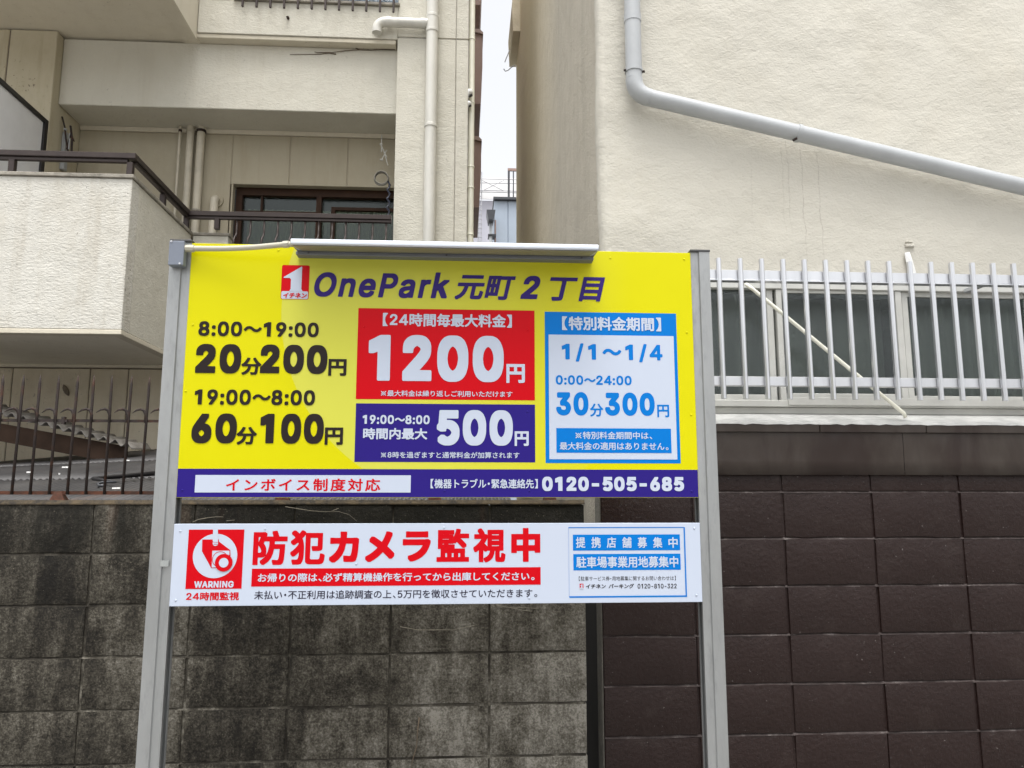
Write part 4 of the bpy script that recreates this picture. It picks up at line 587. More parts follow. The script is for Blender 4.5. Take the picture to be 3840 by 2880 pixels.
for y in (141, 380, 621, 700, 876):
    z = at(1766, y, 6.17)[1]; part(MB().tube([(.029, 6.2, z-.008), (.029, 6.2, z-.004), (.029, 6.2, z+.004), (.029, 6.2, z+.008)], [.028, .031, .031, .028], 18), 'collar', 'pvcy', dq, autosm=True)
for x, r, nm in ((-2.532, .012, 'thin'), (-2.440, .031, 'middle'), (-2.350, .034, 'right')):
    o = thing('wall_pipe', {'thin': 'thin beige pipe, leftmost of the three on the recessed balcony wall', 'middle': 'middle one of three beige pipes on the recessed balcony wall', 'right': 'thickest beige pipe, right of the three on the recessed balcony wall'}[nm], 'pipe', (x, 6.55, 2.76), 'pipes on the recessed balcony wall')
    part(MB().tube([(x, 6.553, 2.76), (x, 6.553, 4.844)], r, 18), 'pipe', 'pvci', o, autosm=True)
    part(MB().tube([(x, 6.553, 4.790), (x, 6.553, 4.812)], r*1.22, 18), 'collar', 'rust' if nm != 'middle' else 'pvci', o, autosm=True)
    if nm != 'thin': part(MB().tube([(x, 6.553, 4.06), (x, 6.553, 4.075)], r*1.15, 18), 'clip', 'wash', o, autosm=True)
X, Z = at(806, 752, 6.55)
vp = thing('vent_pipe', 'short beige pipe with a rounded elbow on the wall left of the brown window', 'pipe', (X, 6.55, 2.76))
part(MB().tube([(X, 6.53, 2.76), (X, 6.53, Z-.03)]+[(X, 6.53+.05*(1-math.cos(a)), Z-.03+.05*math.sin(a)) for a in [i*math.pi/2/6 for i in range(1, 7)]]+[(X, 6.6, Z+.02)], .035, 18), 'pipe', 'pvci', vp, autosm=True)
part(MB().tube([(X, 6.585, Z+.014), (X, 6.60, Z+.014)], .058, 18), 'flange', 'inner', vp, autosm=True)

# laundry pole brackets, hose, peg hanger
lb = thing('laundry_bracket', 'grey and rusty folding laundry pole bracket on the left wall of the recess', 'bracket', (-3.39, 6.4, 4.1))
q0 = at(283, 500, 6.35); q1 = at(283, 640, 6.35)
part(MB().bbox(-3.409, -3.375, 6.32, 6.38, q1[1], q0[1], .004), 'mounting_plate', 'pvcg', lb)
P_ = lambda px, py, y=6.28: (at(px, py, y)[0], y, at(px, py, y)[1])
part(MB().tube([P_(233, 438), P_(243, 478), P_(247, 520), P_(256, 570)], .007, 7).tube([P_(264, 472), P_(270, 520), P_(268, 570), P_(262, 600)], .009, 7).tube([P_(250, 560), P_(266, 500), P_(278, 530)], .006, 7), 'arm', 'rust', lb)
part(MB().tube([P_(240, 484), P_(250, 486)], .010, 7).tube([P_(262, 500), P_(258, 560)], .006, 7), 'hook', 'pvcg', lb)
WBM = plain('greyed_white_plastic', (.42, .41, .37), .6)
wb = thing('laundry_bracket', 'thin white folding laundry bracket hanging from the ceiling by the column', 'bracket', (-.75, 6.4, 4.6))
Q = lambda px, py, y=6.42: (at(px, py, y)[0], y, at(px, py, y)[1])
part(MB().tube([Q(1431, 505), Q(1431, 530), Q(1430, 570)], .005, 6).tube([Q(1427, 540), Q(1450, 590)], .005, 6).tube([Q(1450, 562), Q(1430, 602)], .005, 6).tube([Q(1440, 570), Q(1455, 620)], .004, 6), 'arm', WBM, wb)
part(MB().tube([Q(1424, 540), Q(1434, 541)], .008, 6).tube([Q(1425, 598), Q(1436, 600)], .008, 6), 'hook', WBM, wb)
hx = at(1431, 671, 6.40)
ho = MB()
for s_, rr_, dz in ((0, .056, 0), (1, .061, -.004), (2, .058, .003)):
    ho.tube([(hx[0]+rr_*math.cos(a), 6.40-.012*s_, hx[1]+dz+rr_*math.sin(a)) for a in [i*2*math.pi/28 for i in range(29)]], .0055, 7)
ho = ho.build('hose_coil', plain('grey_hose', (.20, .19, .16), .6), None, True); tag(ho, 'coiled grey hose hanging beside the column above the brown window', 'hose')
ph = thing('peg_hanger', 'dark blue string of clothes pegs hanging beside the hose coil', 'peg hanger', (at(1460, 700, 6.4)[0], 6.4, 4.2))
cx, cz = at(1458, 690, 6.40); cz2 = at(1458, 815, 6.40)[1]
part(MB().tube([(cx, 6.40, cz+.03), (cx, 6.40, cz2)], .004, 6), 'cord', 'rust', ph)
dk = plain('navy_plastic', (.02, .025, .045), .4, 0, .1)
for k in range(8):
    z = cz-(cz-cz2)*k/7.5; s_ = (-1)**k
    part(MB().tube([(cx-.016*s_, 6.385, z+.03), (cx+.004, 6.39, z), (cx+.016*s_, 6.385, z-.02)], [.006, .009, .006], 6), 'peg', dk, ph)

# brown bays and vent hoods on the gap side of the apartment block
for i, (yt, yb, w) in enumerate(((-150, 18, .150), (113, 389, .158), (514, 777, .150))):
    z1 = at(1790, yt, 8.0)[1]; z0 = at(1790, yb, 8.0)[1]
    o = thing('side_bay', ['topmost brown box bay in the sky gap, cut off by the photo top', 'brown box bay in the middle of the sky gap, beside the vent hoods', 'lowest brown box bay in the sky gap, above the scaffolding'][i], 'bay', (.07, 8.3, z0), 'brown bays in the sky gap')
    part(MB().prism([(.001, z0), (w-.02, z0), (w-.006, (z0+z1)/2-.1), (w, (z0+z1)/2), (w, z1-.06), (.001, z1-.02)], 'y', 8.0, 9.0), 'body', 'box', o)
    part(MB().prism([(.001, z1-.018), (w+.006, z1-.058), (w+.004, z1-.035), (w-.03, z1), (.001, z1+.01)], 'y', 7.98, 9.02), 'lid', plain('faded_bay_lid', (.33, .24, .21), .6), o)
for i, (py, k) in enumerate(((349, 1.0), (390, .75))):
    X_ = 0; z = at(1762, py, 6.135)[1]
    o = thing('vent_hood', ['larger white vent hood above the smaller one at the sky gap', 'smaller white vent hood below the larger one at the sky gap'][i], 'vent', (.02, 6.135, z), 'vent hoods at the sky gap')
    r = .036*k; y = 6.136
    part(MB().tube([(.0005, y, z), (.012*k, y, z), (.024*k, y, z-.004*k), (.034*k, y, z-.014*k)], [r, r*.98, r*.8, r*.35], 16), 'hood', 'white', o, smooth=True)
    part(MB().tube([(.010*k, y-.004, z-r*.80), (.034*k, y-.004, z-r*.45)], [.015*k, .014*k], 10), 'opening', 'black', o)

# dry vines
def vine(label, paths, r, m, y):
    mb = MB()
    for p in paths: mb.tube([(at(a, b, y)[0], y-.004*math.sin(i*1.7), at(a, b, y)[1]) for i, (a, b) in enumerate(p)], [r*(1-.6*i/len(p)) for i in range(len(p))], 5)
    o = mb.build('dry_vine', M[m], None, True); tag(o, label, 'vine', 'dry vines')
vine('dry brown vine creeping along the beam under the upper ledge, near the column', [[(1482, 186), (1440, 186), (1390, 188), (1345, 186), (1300, 190), (1255, 196), (1200, 203), (1140, 203), (1087, 205)], [(1345, 186), (1320, 172), (1303, 165)], [(1240, 197), (1190, 198), (1180, 194)], [(1482, 184), (1430, 176), (1390, 170)], [(1260, 203), (1220, 197)]], .0045, 'twig', 6.213)
vine('thin bleached vine stem at the left of the strip between the two boards', [[(722, 1958), (745, 1948), (775, 1942), (810, 1938), (838, 1938)], [(850, 1953), (880, 1950)]], .0016, 'twigl', 3.190)
vine('thin bleached vine stem arching in the middle of the strip between the two boards', [[(1070, 1900), (1120, 1908), (1170, 1916), (1220, 1919), (1270, 1918), (1310, 1930), (1338, 1955)], [(1240, 1919), (1270, 1906)]], .0016, 'twigl', 3.190)
vine('thin vine stems on the blocks just under the red strip of the lower board', [[(1860, 2268), (1900, 2276), (1960, 2278), (2020, 2282)], [(1900, 2276), (1960, 2288), (1995, 2292)], [(1500, 2350), (1570, 2362), (1700, 2362), (1780, 2345)]], .0016, 'twigl', 3.190)
vine('dark root trailing down the blocks at bottom middle', [[(1572, 2690), (1566, 2740), (1562, 2800), (1550, 2840), (1540, 2885)]], .0028, 'twig', 3.190)

# ---------------------------------------------------------------- right building
rb = thing('rendered_building', 'cream textured house on the right above a glossy brown block base', 'building', (2.0, 3.4, 0))
WY = 3.42
def wavy(x0, x1, z0, z1, y, dx, dz, amp):
    nx = int((x1-x0)/dx); nz = int((z1-z0)/dz); vs = []
    for j in range(nz+1):
        for i in range(nx+1):
            x = x0+(x1-x0)*i/nx; z = z0+(z1-z0)*j/nz
            d = noise.noise((x*1.6, 3.1, z*1.6))*amp+noise.noise((x*6, 7.7, z*6))*amp*.35
            e = noise.noise((0.3, 1.2, z*2.2))*.010+noise.noise((5.3, 1.2, z*9))*.003 if i == 0 else 0
            vs.append((x+e, y+d, z))
    w = nx+1; fs = [(j*w+i, j*w+i+1, (j+1)*w+i+1, (j+1)*w+i) for j in range(nz) for i in range(nx)]
    n = len(vs)                      # returns at the left, bottom
    for j in range(nz+1): vs.append((vs[j*w][0]+.002, y+.10, vs[j*w][2]))
    fs += [(n+j, j*w, (j+1)*w, n+j+1) for j in range(nz)]
    n2 = len(vs)
    for i in range(nx+1): vs.append((vs[i][0], y+.10, z0))
    fs += [(n2+i, n2+i+1, i+1, i) for i in range(nx)]
    return MB().add(vs, fs)
def keep(mb, name, m, par): return link(name, mb.mesh(name, m, True), par)
keep(wavy(.63, 5.2, 2.60, 8.0, WY, .035, .035, .010), 'front_wall', M['right'], rb)
keep(wavy(.63, .98, 1.70, 2.598, WY, .035, .035, .006), 'front_wall', M['right'], rb)
part(MB().box(.634, .80, 3.50, 9.45, 0, 8.0), 'side_wall', 'side', rb)
part(MB().box(.612, .633, 3.60, 9.40, 0, 1.33), 'painted_gap_shade', 'gap_shade', rb)  # added dark strip: paints the deep shade low in the gap
z = at(1922, 203, 9.2)[1]
part(MB().prism([(.634, z), (.545, z), (.53, z+.35), (.60, 8.4), (.634, 8.4)], 'y', 8.7, 9.5), 'eave', stucco('eave_render', (.60, .54, .42)), rb)
part(MB().tube([(at(a, b, 8.68)[0], 8.68, at(a, b, 8.68)[1]) for a, b in ((1912, 186), (1904, 205), (1897, 222), (1893, 233))], .006, 5).tube([(at(a, b, 8.68)[0], 8.68, at(a, b, 8.68)[1]) for a, b in ((1932, 244), (1918, 252), (1905, 264), (1895, 267), (1889, 258))], .006, 5), 'loose_cable', 'pvcg', rb)

bw = link('block_base', MB().box(.577, 5.2, 3.300, 3.42, 0, 1.69).mesh('block_base', plain('grey_block_end', (.20, .19, .165), .85, 0, .25, 20, .004, 80)), rb)
MB().box(.580, 5.2, 3.2865, 3.2995, 0, 1.69).build('joint_fill', M['brown'], bw)
dj = NT('dusty_painted_joint'); dj.col(dj.ramp(dj.noise(14, 5, .75), [(.40, (.022, .014, .012)), (.55, (.045, .033, .030)), (.74, (.19, .17, .16))])); dj.bump(dj.noise(120, 3, .6), .002); dj = dj.fin(.6, 0, .3)
for k in range(9): joint_strip('mortar_joint', dj, .58, 5.2, 1.626-.1985*k-.0065, 1.626-.1985*k+.003, 3.2795, 3.287, bw, .002)
bb = block_meshes(5, .387, .190, .018, M['brown'], .0035, .0028)
bt = block_meshes(2, .389, .085, .018, M['brown'], .004, .0018)
for x in [.575+.397*k for k in range(12)]:
    for k in range(9):
        z = 1.626-.1985*(k+.5)
        if z < .05: continue
        o = link('block', random.choice(bb), bw, (x+.1985, 3.279+random.uniform(-.002, .0025), z+random.uniform(-.001, .001))); o.rotation_euler = (random.uniform(-.006, .006), random.uniform(-.003, .003), random.uniform(-.006, .006))
    link('block', random.choice(bt), bw, (x+.1985, 3.28, 1.672))
# sheet-metal flashing and sloping sill
for a, b in ((.80, 1.915), (1.917, 3.05), (3.052, 5.2)):
    n = 24; m = MB(); vs = []
    for j, z in enumerate((1.697, 1.76, 1.82, 1.880)):
        for i in range(n+1):
            x = a+(b-a)*i/n; vs.append((x, 3.262+.005*noise.noise((x*2.3, 0, z*5))*(1 if 0 < j < 3 else .3), z))
    w = n+1; fs = [(j*w+i, j*w+i+1, (j+1)*w+i+1, (j+1)*w+i) for j in range(3) for i in range(n)]
    k = len(vs); vs += [(v[0], 3.272, v[2]) for v in vs[:w]]; fs += [(k+i, k+i+1, i+1, i) for i in range(n)]
    link('flashing_sheet', m.add(vs, fs).mesh('flashing_sheet', M['bmetal'], True), rb)
for a, b in ((.80, 1.54), (1.541, 2.02), (2.021, 3.4), (3.401, 5.2)):
    part(MB().bbox(a, b-.0015, 3.248, 3.262, 1.881, 1.916, .002), 'flashing_lip', 'bmetal', rb)
n = 140; vs = []; random.seed(3)
for i in range(n+1):
    x = .80+4.4*i/n; d = .003*noise.noise((x*5, 0, 0))+.006*noise.noise((x*27, 2, 0))
    vs += [(x, 3.2455, 1.9165+d-.002), (x, 3.2465, 1.921+d), (x, 3.262, 1.932), (x, 3.395, 1.976)]
fs = [(4*i+j, 4*i+4+j, 4*i+5+j, 4*i+1+j) for i in range(n) for j in range(3)]
link('sill_slope', MB().add(vs, fs).mesh('sill_slope', M['sill'], True), rb)
# window
fw = thing('strip_window', 'wide aluminium strip window with obscured panes and grey curtains behind the bars', 'window', (2.2, 3.42, 1.98))
part(MB().bbox(.985, 5.2, 3.385, 3.47, 2.560, 2.599, .002).bbox(.985, 5.2, 3.396, 3.47, 1.9765, 2.006, .002).bbox(.985, 5.2, 3.376, 3.47, 2.007, 2.036, .002).bbox(1.46, 5.2, 3.368, 3.375, 2.014, 2.050, .001), 'frame', 'frame', fw)
part(MB().bbox(1.395, 1.425, 3.405, 3.44, 2.037, 2.559, .002).bbox(1.436, 1.462, 3.392, 3.425, 2.037, 2.559, .002).bbox(2.008, 2.038, 3.392, 3.425, 2.037, 2.559, .002).bbox(2.045, 2.075, 3.405, 3.44, 2.037, 2.559, .002).bbox(2.655, 2.69, 3.392, 3.43, 2.037, 2.559, .002).bbox(3.25, 3.29, 3.392, 3.43, 2.037, 2.559, .002), 'stile', 'frame', fw)
part(MB().bbox(.99, 1.394, 3.41, 3.436, 2.038, 2.066, .002).bbox(1.463, 2.007, 3.398, 3.422, 2.038, 2.072, .002).bbox(2.076, 2.654, 3.41, 3.436, 2.038, 2.066, .002).bbox(2.69, 3.249, 3.398, 3.422, 2.038, 2.066, .002), 'bottom_rail', 'frame', fw)
for a, b, y in ((.99, 1.395, 3.42), (1.463, 2.007, 3.408), (2.076, 2.654, 3.42), (2.691, 3.249, 3.408), (3.29, 5.2, 3.42)):
    part(MB().box(a, b, y, y+.005, 2.066, 2.559), 'pane', 'glass', fw)
part(MB().bbox(1.463, 2.007, 3.400, 3.42, 2.545, 2.5595, .001).bbox(2.076, 2.654, 3.41, 3.43, 2.538, 2.5595, .001), 'top_rail', 'frame', fw)
part(folds(.99, 1.39, 3.52, 2.02, 2.57, .11, .034), 'curtain', 'curt', fw, smooth=True)
part(folds(2.06, 5.2, 3.52, 2.02, 2.57, .11, .034), 'curtain', 'curt', fw, smooth=True)
part(folds(1.39, 2.055, 3.60, 2.02, 2.57, .17, .008), 'curtain', 'curt', fw, smooth=True)
part(MB().box(.82, 5.2, 3.95, 4.0, 1.7, 2.9).box(.82, 5.2, 3.49, 3.949, 1.92, 1.97).box(.82, 5.2, 3.53, 3.949, 2.61, 2.66), 'room_wall', 'room', rb)
# grille
gl = thing('window_grille', 'silver aluminium bar grille across the strip window above the brown blocks', 'grille', (2.0, 3.17, 2.0))
part(MB().bbox(.93, 5.2, 3.180, 3.205, 2.540, 2.583, .002).bbox(.93, 5.2, 3.175, 3.21, 2.533, 2.5385, .001), 'rail', 'alu', gl)
part(MB().bbox(.93, 5.2, 3.180, 3.205, 2.072, 2.113, .002), 'rail', 'alu', gl)
gb = MB().prism([(-.0095, .010), (-.0095, -.004), (-.004, -.010), (.004, -.010), (.0095, -.004), (.0095, .010)], 'z', 0, .615).mesh('bar', M['alu'])
x = 1.093-.0955
while x < 3.6:
    link('bar', gb, gl, (x, 3.1665, 2.014)); x += .0955
for x in (1.0, 2.35, 3.7): part(MB().bbox(x-.012, x+.012, 3.206, 3.384, 2.552, 2.572, .002), 'arm', 'alu', gl)
b0 = at(2822, 1084, 3.30); b1 = at(3385, 1556, 3.285)
br = MB().tube([(b0[0]-.03, 3.31, b0[1]+.028), (b0[0], 3.30, b0[1]), (b1[0], 3.275, b1[1]+.006), (b1[0]+.008, 3.278, b1[1]-.012)], .0085, 12).build('conduit', M['pvcy'], None, True)
tag(br, 'thin cream conduit running diagonally behind the window bars down to the white sill', 'conduit')
tp = MB(); T = [(3392, 948), (3412, 944), (3424, 985), (3440, 1034), (3408, 1034), (3400, 985)]
TT = [at(a, b, 3.398) for a, b in T]
tp.add([(a, 3.396+.004*(i % 2), z) for i, (a, z) in enumerate(TT)]+[(a, 3.402, z) for a, z in TT], [tuple(range(6))[::-1], tuple(range(6, 12))]+[(i, (i+1) % 6, 6+(i+1) % 6, 6+i) for i in range(6)])
tag(tp.build('tape_strip', M['white']), 'torn white tape strip stuck to the cream wall above the silver grille', 'tape')
X, Z = at(3410, 925, 3.41); part(MB().bbox(X-.022, X+.022, 3.398, 3.43, Z-.004, Z+.012, .004).bbox(X-.02, X+.016, 3.40, 3.43, Z+.018, Z+.026, .003), 'plaster_chip', 'right', rb)
# grey pipe
gp = thing('drainpipe', 'grey downpipe that bends and runs diagonally across the cream wall', 'drainpipe', (.78, 3.36, 3.5))
PY = 3.352
E0 = at(2377, 340, PY); E1 = at(2990, 496, PY); E2 = at(3840, 689, PY)
top = at(2368, -40, PY)
dirv = Vector((E2[0]-E0[0], 0, E2[1]-E0[1])).normalized()
cx_, cz_ = E0[0]+.002, E0[1]-.018
up = Vector((0, 0, 1)); p0 = Vector((cx_, PY, cz_))
bez = []
for i in range(9):
    t = i/8; a = p0+up*.075; c = p0+dirv*.075; bez.append(a*(1-t)**2+p0*2*t*(1-t)+c*t*t)
part(MB().tube([(top[0]+.0, PY, 7.5), (cx_, PY, cz_+.076)], .0385, 24), 'pipe', 'pvcg', gp, autosm=True)
part(MB().tube(bez, .0405, 24), 'elbow', 'pvcg', gp, autosm=True)
part(MB().tube([tuple(p0+dirv*.074), tuple(p0+dirv*3.6)], .0385, 24), 'pipe', 'pvcg', gp, autosm=True)
cp = p0+dirv*((E1[0]-p0.x)/dirv.x)
part(MB().tube([tuple(cp-dirv*.004), tuple(cp+dirv*.012)], .0425, 24), 'clamp', 'pvcg', gp, autosm=True)
part(MB().tube([tuple(cp+Vector((-.012, -.02, -.036))), tuple(cp+Vector((-.03, -.012, -.044)))], .006, 8), 'clamp_bolt', 'rust', gp)
z = at(2372, 272, PY)[1]; part(MB().tube([(cx_, PY, z), (cx_, PY, z+.012)], .043, 24), 'clamp', 'pvcg', gp, autosm=True)
part(MB().tube([(cx_-.05, PY-.01, z+.005), (cx_-.035, PY-.01, z+.005)], .006, 8).tube([(cx_+.035, PY-.01, z+.001), (cx_+.05, PY-.01, z+.001)], .006, 8), 'clamp_bolt', 'rust', gp)
z = at(2368, 70, PY)[1]; part(MB().tube([(cx_, PY, z-.02), (cx_, PY, z+.02)], .041, 24), 'collar', 'pvcg', gp, autosm=True)

# ---------------------------------------------------------------- beyond the gap
bbld = thing('grey_blue_building', 'small grey-blue clad building with dark cap and rain hopper at the end of the gap', 'building', (1.5, 15, 0))
def px(a, b, y): X, Z = at(a, b, y); return X, Z
x0, z1 = px(1853, 752, 14)
xr = px(1905, 752, 14)[0]
part(MB().bbox(x0, xr-.006, 14, 20, 0, z1, .01).bbox(xr+.006, 4, 14, 20, 0, z1, .01).box(x0+.01, 4, 14.02, 19.9, 0, z1-.01), 'cladding_panel', 'blue', bbld)
xc, zc = px(1850, 742, 13.95); part(MB().bbox(xc, 4, 13.93, 20.1, z1+.001, zc+.02, .004), 'parapet_cap', 'bluecap', bbld)
hx0, hz0 = px(1824, 793, 13.7); hx1, hz1 = px(1856, 830, 13.7)
part(MB().prism([(hx0, hz0), (hx0+.008, hz0-.05), (hx0+.035, hz1), (hx1-.03, hz1), (hx1, hz0-.05), (hx1+.005, hz0)], 'y', 13.6, 13.95), 'rain_hopper', 'bluecap', bbld)
pxm = px(1840, 850, 13.8)[0]
part(MB().tube([(pxm, 13.8, hz1), (pxm, 13.8, 0)], .033, 12), 'downpipe', 'pvcg', bbld, smooth=True)
part(MB().tube([(pxm+.09, 13.9, hz1+.1), (pxm+.09, 13.9, 0)], .015, 8), 'cable', 'box', bbld)
zb = px(1850, 883, 13.75)[1]; part(MB().box(pxm-.05, pxm+.10, 13.75, 13.99, zb, zb+.03), 'pipe_clip', 'bluecap', bbld)
rl = thing('roof_railing', 'dark metal railing with slim bars on the roof of the grey-blue building', 'railing', (px(1908, 742, 13.9)[0], 14, zc))
ra0 = px(1904, 632, 14.1); 
part(MB().box(ra0[0], 4, 14.08, 14.12, ra0[1]-.05, ra0[1]), 'rail', 'box', rl)
for k in range(8): part(MB().box(ra0[0]+k*.098, ra0[0]+k*.098+(.022 if k else .04), 14.08, 14.11, zc+.02, ra0[1]-.05), 'bar', 'bluecap', rl)
part(MB().box(ra0[0]-.16, ra0[0]-.10, 15.5, 15.54, zc+.02, ra0[1]-.05), 'bar', 'box', rl)
fb = thing('far_building', 'pale far-off block wrapped in white netting at the bottom of the sky gap', 'building', (1.0, 31, 0))
z2 = px(1800, 752, 31)[1]; z3 = px(1800, 716, 31)[1]; z4 = px(1800, 672, 31)[1]
part(MB().box(-2, 6, 31, 40, 0, z2), 'wall', 'far', fb)
part(MB().box(-2, 6, 30.8, 30.85, z2, z4), 'netting', 'net', fb)
sc_ = thing('scaffolding', 'thin steel scaffolding with cross braces against the far pale block', 'scaffolding', (1.0, 30.5, 0))
for q in (1795, 1806, 1940): X = px(q, 700, 30.5)[0]; part(MB().tube([(X, 30.5, 0), (X, 30.5, z4+.1)], .022, 6), 'pole', 'scaf', sc_)
for q in (673, 688, 716, 722): Z = px(1830, q, 30.5)[1]; part(MB().tube([(-.2, 30.45, Z), (4, 30.45, Z)], .018, 6), 'ledger', 'scaf', sc_)
a = px(1808, 716, 30.4); b = px(1890, 676, 30.4); c = px(1808, 676, 30.4); d = px(1890, 716, 30.4)
part(MB().tube([(a[0], 30.4, a[1]), (b[0], 30.4, b[1])], .015, 6), 'brace', 'scaf', sc_); part(MB().tube([(c[0], 30.4, c[1]), (d[0], 30.4, d[1])], .015, 6), 'brace', 'scaf', sc_)
for q in range(735, 915, 17): Z = px(1800, q, 30.5)[1]; part(MB().box(px(1790, q, 30.5)[0], px(1806, q, 30.5)[0], 30.46, 30.5, Z-.03, Z), 'rung', 'scaf', sc_)

# ---------------------------------------------------------------- the parking sign
sg = thing('parking_sign', 'large yellow and white parking price sign on two galvanised posts', 'sign', (-.07, 2.72, 0))
Y0 = 2.70
def post(xa, xb, side):                 # folded lip channel, open towards the boards; side = +1 opens to +X
    s = side; o = xa if s > 0 else xb; w = (xb-xa); t_ = .0026
    X = lambda u: o+s*u
    pr = [(X(0), Y0-.003), (X(w*.56), Y0-.003), (X(w*.60), Y0+.0035), (X(w), Y0+.0035), (X(w), Y0+.016), (X(w-t_), Y0+.016), (X(w-t_), Y0+.0035+t_), (X(w*.60-t_), Y0+.0035+t_), (X(w*.56-t_), Y0-.003+t_), (X(t_), Y0-.003+t_),
          (X(t_), Y0+.060-t_), (X(w-t_), Y0+.060-t_), (X(w-t_), Y0+.048), (X(w), Y0+.048), (X(w), Y0+.060), (X(0), Y0+.060)]
    n = len(pr); m = MB()
    m.add([(u, v, 0) for u, v in pr]+[(u, v, 2.5) for u, v in pr], [(i, (i+1) % n, n+(i+1) % n, n+i) for i in range(n)])
    return m
p1 = part(post(-1.049, -.9775, 1), 'post', 'post', sg)
p2 = part(post(.8275, .897, -1), 'post', 'post', sg)
for p, a, b in ((p1, -1.0495, -.977), (p2, .827, .8975)): part(MB().bbox(a-.002, b+.002, Y0-.006, Y0+.064, 2.5005, 2.508, .001), 'cap', 'cap', p)
part(MB().bbox(-1.012, -.985, Y0-.0055, Y0-.0045, 1.372, 1.392, .0002), 'tape_patch', plain('clear_tape', (.27, .285, .28), .3), p1)

def pm(name, c, rough=.32): return plain(name, c, rough, 0, .0, spec=.12)
WHITE = (.455, .505, .60)
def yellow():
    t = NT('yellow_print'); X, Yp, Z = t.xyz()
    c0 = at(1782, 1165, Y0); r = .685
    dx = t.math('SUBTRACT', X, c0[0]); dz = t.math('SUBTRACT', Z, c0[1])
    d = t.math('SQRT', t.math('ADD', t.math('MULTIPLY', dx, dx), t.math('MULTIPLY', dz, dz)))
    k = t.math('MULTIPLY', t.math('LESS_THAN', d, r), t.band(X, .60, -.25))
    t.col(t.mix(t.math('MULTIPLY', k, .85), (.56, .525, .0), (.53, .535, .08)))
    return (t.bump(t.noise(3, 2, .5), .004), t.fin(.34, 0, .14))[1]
PM = dict(y=yellow(), navy=pm('navy_print', (.021, .011, .165)), red=pm('red_print', (.50, .0008, .006)), blue=pm('sky_blue_print', (.0, .150, .50)),
          white=pm('white_print', WHITE), black=pm('black_print', (.020, .015, .014)), ink=pm('near_black_print', (.018, .014, .03)), navy2=pm('navy_title_print', (.032, .017, .15)))
def board(name, pts, m, lab):
    (xa, z1_), (xb, z0_) = pts
    o = part(MB().bbox(xa, xb, Y0, Y0+.022, z0_, z1_, .0012), name, m, sg); o['label'] = lab; return o
BX0, BX1 = -.9765, .8265
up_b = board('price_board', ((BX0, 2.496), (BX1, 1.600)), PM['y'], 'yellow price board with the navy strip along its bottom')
lo_b = board('notice_board', ((BX0, 1.512), (BX1, 1.242)), PM['white'], 'white lower board with the red camera warning')
part(MB().box(BX0+.01, BX1-.01, Y0+.023, Y0+.05, 2.30, 2.33).box(BX0+.01, BX1-.01, Y0+.023, Y0+.05, 1.70, 1.73), 'cross_bar', 'post', sg)

def layer(k): return Y0-.0006*k
def field(name, tl, br_, m, par, k=1, lab=None):
    (xa, za_), (xb, zb_) = at(*tl, Y0), at(*br_, Y0); y = layer(k)
    o = MB().add([(xa, y, zb_), (xb, y, zb_), (xb, y, za_), (xa, y, za_)], [(0, 1, 2, 3)])
    o = link(name, o.mesh(name, PM[m]), par)
    if lab: o['label'] = lab
    return o
def ring(cx, cz, r0, r1, y, n=48, rz=None):
    vs = []; 
    for i in range(n):
        a = 2*math.pi*i/n; vs += [(cx+r1*math.cos(a), y, cz+r1*math.sin(a)), (cx+r0*math.cos(a), y, cz+r0*math.sin(a))]
    return MB().add(vs, [(2*i, 2*((i+1) % n), 2*((i+1) % n)+1, 2*i+1) for i in range(n)])

# lettering: latin outlines are the table below; Japanese characters come from Blender's built-in font
_cjk = {}
def glyph(ch):
    if ch in _cjk: return _cjk[ch]
    if ch == '※':
        f = []; v = []
        for s_ in (1, -1):
            n = len(v); v += [(.5+a*.33-b*.030*s_, .36+s_*a*.33+b*.030) for a, b in ((-1, -1), (1, -1), (1, 1), (-1, 1))]; f.append((n, n+1, n+2, n+3))
        for dx, dy in ((0, .25), (0, -.25), (.25, 0), (-.25, 0)):
            n = len(v); v += [(.5+dx+.055*math.cos(i*math.pi/4), .36+dy+.055*math.sin(i*math.pi/4)) for i in range(8)]; f.append(tuple(range(n, n+8)))
        r = (1.0, v, f)
    elif ch == ' ': r = (.5, [], [])
    else:
        c = bpy.data.curves.new('t', 'FONT'); c.body = ch; c.resolution_u = 3; c.fill_mode = 'FRONT'
        o = bpy.data.objects.new('t', c); C.objects.link(o); dg = bpy.context.evaluated_depsgraph_get(); dg.update()
        me = bpy.data.meshes.new_from_object(o.evaluated_get(dg))
        v = [(q.co.x, q.co.y) for q in me.vertices]; f = [tuple(p.vertices) for p in me.polygons]
        bpy.data.objects.remove(o); bpy.data.curves.remove(c); bpy.data.meshes.remove(me)
        if v:
            xa = min(q[0] for q in v); xb = max(q[0] for q in v)
        adv = 1.0
        if ch in '【】、・。':                # half-width setting of the marks
            w = .52 if ch != '。' else .6
            mid = (xa+xb)/2; v = [(q[0]-mid+w/2, q[1]) for q in v]; adv = w
        r = (adv, v, f)
    _cjk[ch] = r; return r
ND = 12
_out = {}
